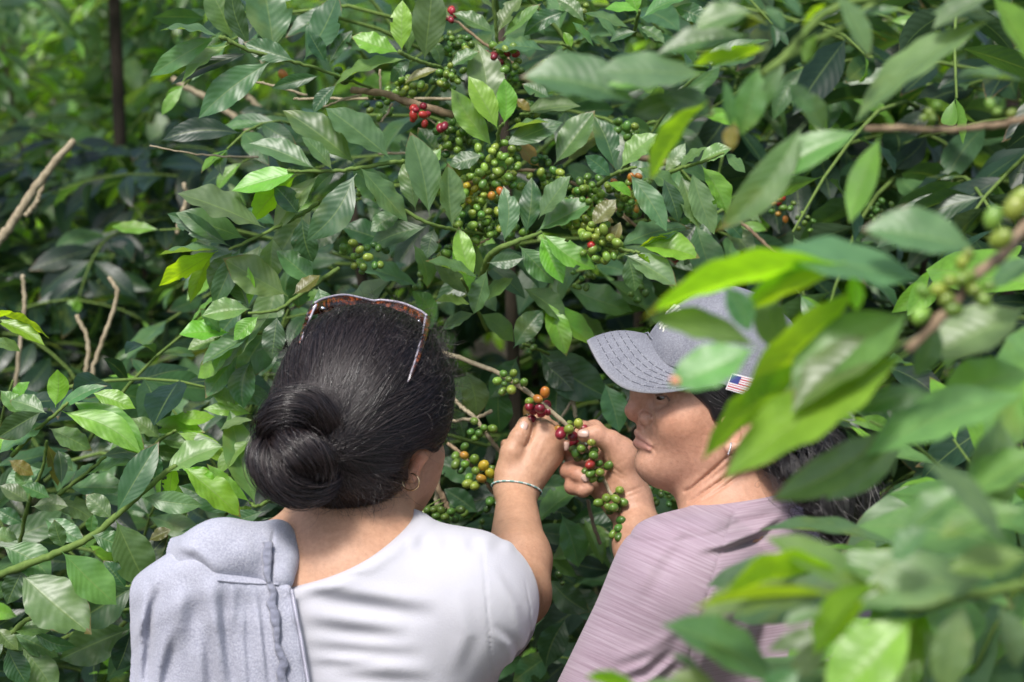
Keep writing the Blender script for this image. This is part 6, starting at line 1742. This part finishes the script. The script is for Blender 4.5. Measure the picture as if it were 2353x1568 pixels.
copy_bush(nearb, f_(2150, 3.2), 3.0, 1.2, 'dark coffee bush with hanging leaves behind the blurred right-hand leaves')
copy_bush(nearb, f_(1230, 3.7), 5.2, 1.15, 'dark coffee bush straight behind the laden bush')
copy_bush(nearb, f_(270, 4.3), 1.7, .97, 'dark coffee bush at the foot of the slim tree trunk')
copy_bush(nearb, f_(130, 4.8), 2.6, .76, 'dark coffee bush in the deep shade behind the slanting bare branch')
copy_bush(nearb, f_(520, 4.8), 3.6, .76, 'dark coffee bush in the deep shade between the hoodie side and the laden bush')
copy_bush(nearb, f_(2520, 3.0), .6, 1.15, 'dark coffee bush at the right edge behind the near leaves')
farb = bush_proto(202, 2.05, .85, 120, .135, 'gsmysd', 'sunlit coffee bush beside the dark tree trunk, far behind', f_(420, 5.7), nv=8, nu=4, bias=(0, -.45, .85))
for k, (px, d, rot, sc, lab) in enumerate(((40, 5.1, 1.0, 1.0, 'sunlit coffee bush at the far left below the tree'), (700, 5.1, 2.2, 1.0, 'bright coffee bush behind the curved bare stems'), (-150, 7.0, 3.3, 1.15, 'sunlit coffee bush farthest left in the second row'),
                                             (230, 7.6, 4.1, 1.15, 'yellow-green coffee bush in the second row left of the trunk'), (620, 7.6, 5.0, 1.15, 'yellow-green coffee bush in the second row right of the trunk'), (1000, 6.4, .4, 1.1, 'sunlit coffee bush glimpsed above the top of the laden bush'),
                                             (1450, 6.2, 2.8, 1.1, 'sunlit coffee bush glimpsed behind the upper right leaves'), (1950, 5.6, 1.7, 1.05, 'sunlit coffee bush far behind the capped woman'), (2450, 5.4, 3.9, 1.05, 'sunlit coffee bush far behind at the right'))):
    copy_bush(farb, f_(px, d), rot, sc, lab)
# far slope of coffee that reads as one mass
rl = np.random.default_rng(303)
Lv = Leaves()
n = 5200
for k in range(n):
    d = rl.uniform(9, 12.5); px = rl.uniform(-500, 2850); g0 = fromW(ground_at(px, d))
    P = g0 + UPC * (2.6 * rl.uniform(.05, 1) + .25 * math.sin(px * .02))
    l = rl.uniform(.14, .24)
    Lv.add(P, rl.normal(0, 1, 3) + np.array([0, -.3, -.2]), np.array([0, -.5, .8]) + rl.normal(0, .3, 3), l, l * .45, np.array(COLS['msdsk'[k % 5]]) * rl.uniform(.7, 1.3), .4, .2, .04, 0)
hedge = Lv.build('coffee_slope', None, 6, 4, 5); tag(hedge, 'blurred far rows of sunlit coffee leaves', kind='stuff')

# two shade trees: right one added, unseen crowns shaped to shade the bushes behind
def shade_tree(foot, lo, hi, nlimb, label, seed, bend):
    global rl
    rl = np.random.default_rng(seed)
    t_ = empty('shade_tree', tuple(foot)); tag(t_, label, 'tree', 'shade trees')
    f0 = np.array(foot); lo, hi = np.array(lo), np.array(hi)
    top = np.array([f0[0] + bend, f0[1], 3.6])
    C_ = catmull([fromW(f0), fromW(f0 * [1, 1, 0] + [.02, 0, 1.2]), fromW((f0 + top) / 2 + np.array([.0, 0, .5])), fromW(top)], 40)
    Vt, Ft = tube(C_, np.linspace(.019, .011, 40) * (1 + rl.normal(0, .03, 40)), 12)
    tr = add_mesh('trunk', toW(Vt), fix_quads(Ft), M_DARKBARK, t_)
    Lv, tb = Leaves(), Buf()
    for k in range(nlimb):
        e = lo + (hi - lo) * rl.uniform(0, 1, 3)
        s0 = np.array([top[0], top[1], rl.uniform(2.5, 3.6)])
        mid = s0 * .5 + e * .5 + np.array([0, 0, .25])
        P = catmull([fromW(s0), fromW(mid), fromW(e)], 16)
        Vt, Ft = tube(P, np.linspace(.010, .003, 16), 6); tb.add(Vt, Ft)
        for q in range(3):
            az = rl.uniform(0, 6.28); D = fromW(np.array([math.cos(az), math.sin(az), .1]) + CAMP)
            lateral(Lv, tb, P[-1 - q * 2], D, rl.uniform(.3, .55), 6, .19, 'dmk', droop=.7, normal_bias=(0, .1, .95))
    cr = Lv.build('crown', t_, 8, 4, seed); build_tubes(tb, 'limbs', M_DARKBARK, cr)
    return t_
shade_tree(ground_at(276, 4.55), (-2.6, 3.0, 2.35), (-.2, 3.8, 3.0), 24, 'slim dark shade tree trunk among the bright leaves at the upper left', 12, .05)
shade_tree(ground_at(2290, 4.1), (.1, 3.0, 2.35), (2.6, 4.6, 3.1), 30, 'added slim shade tree hidden behind the blurred leaves at the right edge', 13, -.05)

# bare stems on the left
for wood, ds, r0, r1, lab in (([(310, 590), (220, 690), (130, 810), (60, 920), (-20, 1030)], 3.0, .0058, .0085, 'bare slanting branch at the left edge, broken at its top'),
                              ([(200, 700), (160, 830), (110, 900)], 3.05, .0034, .0045, 'short pale branch forking beside the slanting broken one'),
                              ([(455, 1160), (490, 1230), (450, 1370), (395, 1520), (370, 1700)], 2.9, .0034, .0040, 'bent bare stem rising behind the left bush, the right one of the pair'),
                              ([(320, 1320), (370, 1440), (360, 1568), (372, 1720)], 2.9, .0034, .0040, 'bare stem rising behind the left bush, the left one of the pair'),
                              ([(95, 1150), (100, 1300), (70, 1560), (60, 1700)], 3.0, .0034, .0038, 'thin upright bare stem in the shade at the left edge'),
                              ([(720, 330), (860, 410), (980, 490), (1050, 560), (1090, 660)], 3.3, .0056, .0064, 'long curved tan stem under the large dark leaf'),
                              ([(1010, 385), (1080, 450), (1130, 575)], 3.3, .0050, .0056, 'short pale stem beside the long curved tan stem'),
                              ([(770, 770), (780, 830), (758, 905), (740, 980)], 3.0, .0034, .0038, 'short grey stem among the dark leaves left of the bright shoots')):
    st_, C_ = stem(wood, zL, ds, r0, r1, M_TWIG, 'bare_stem', None, 30, .0014)
    tag(st_, lab, 'stem', 'bare stems')
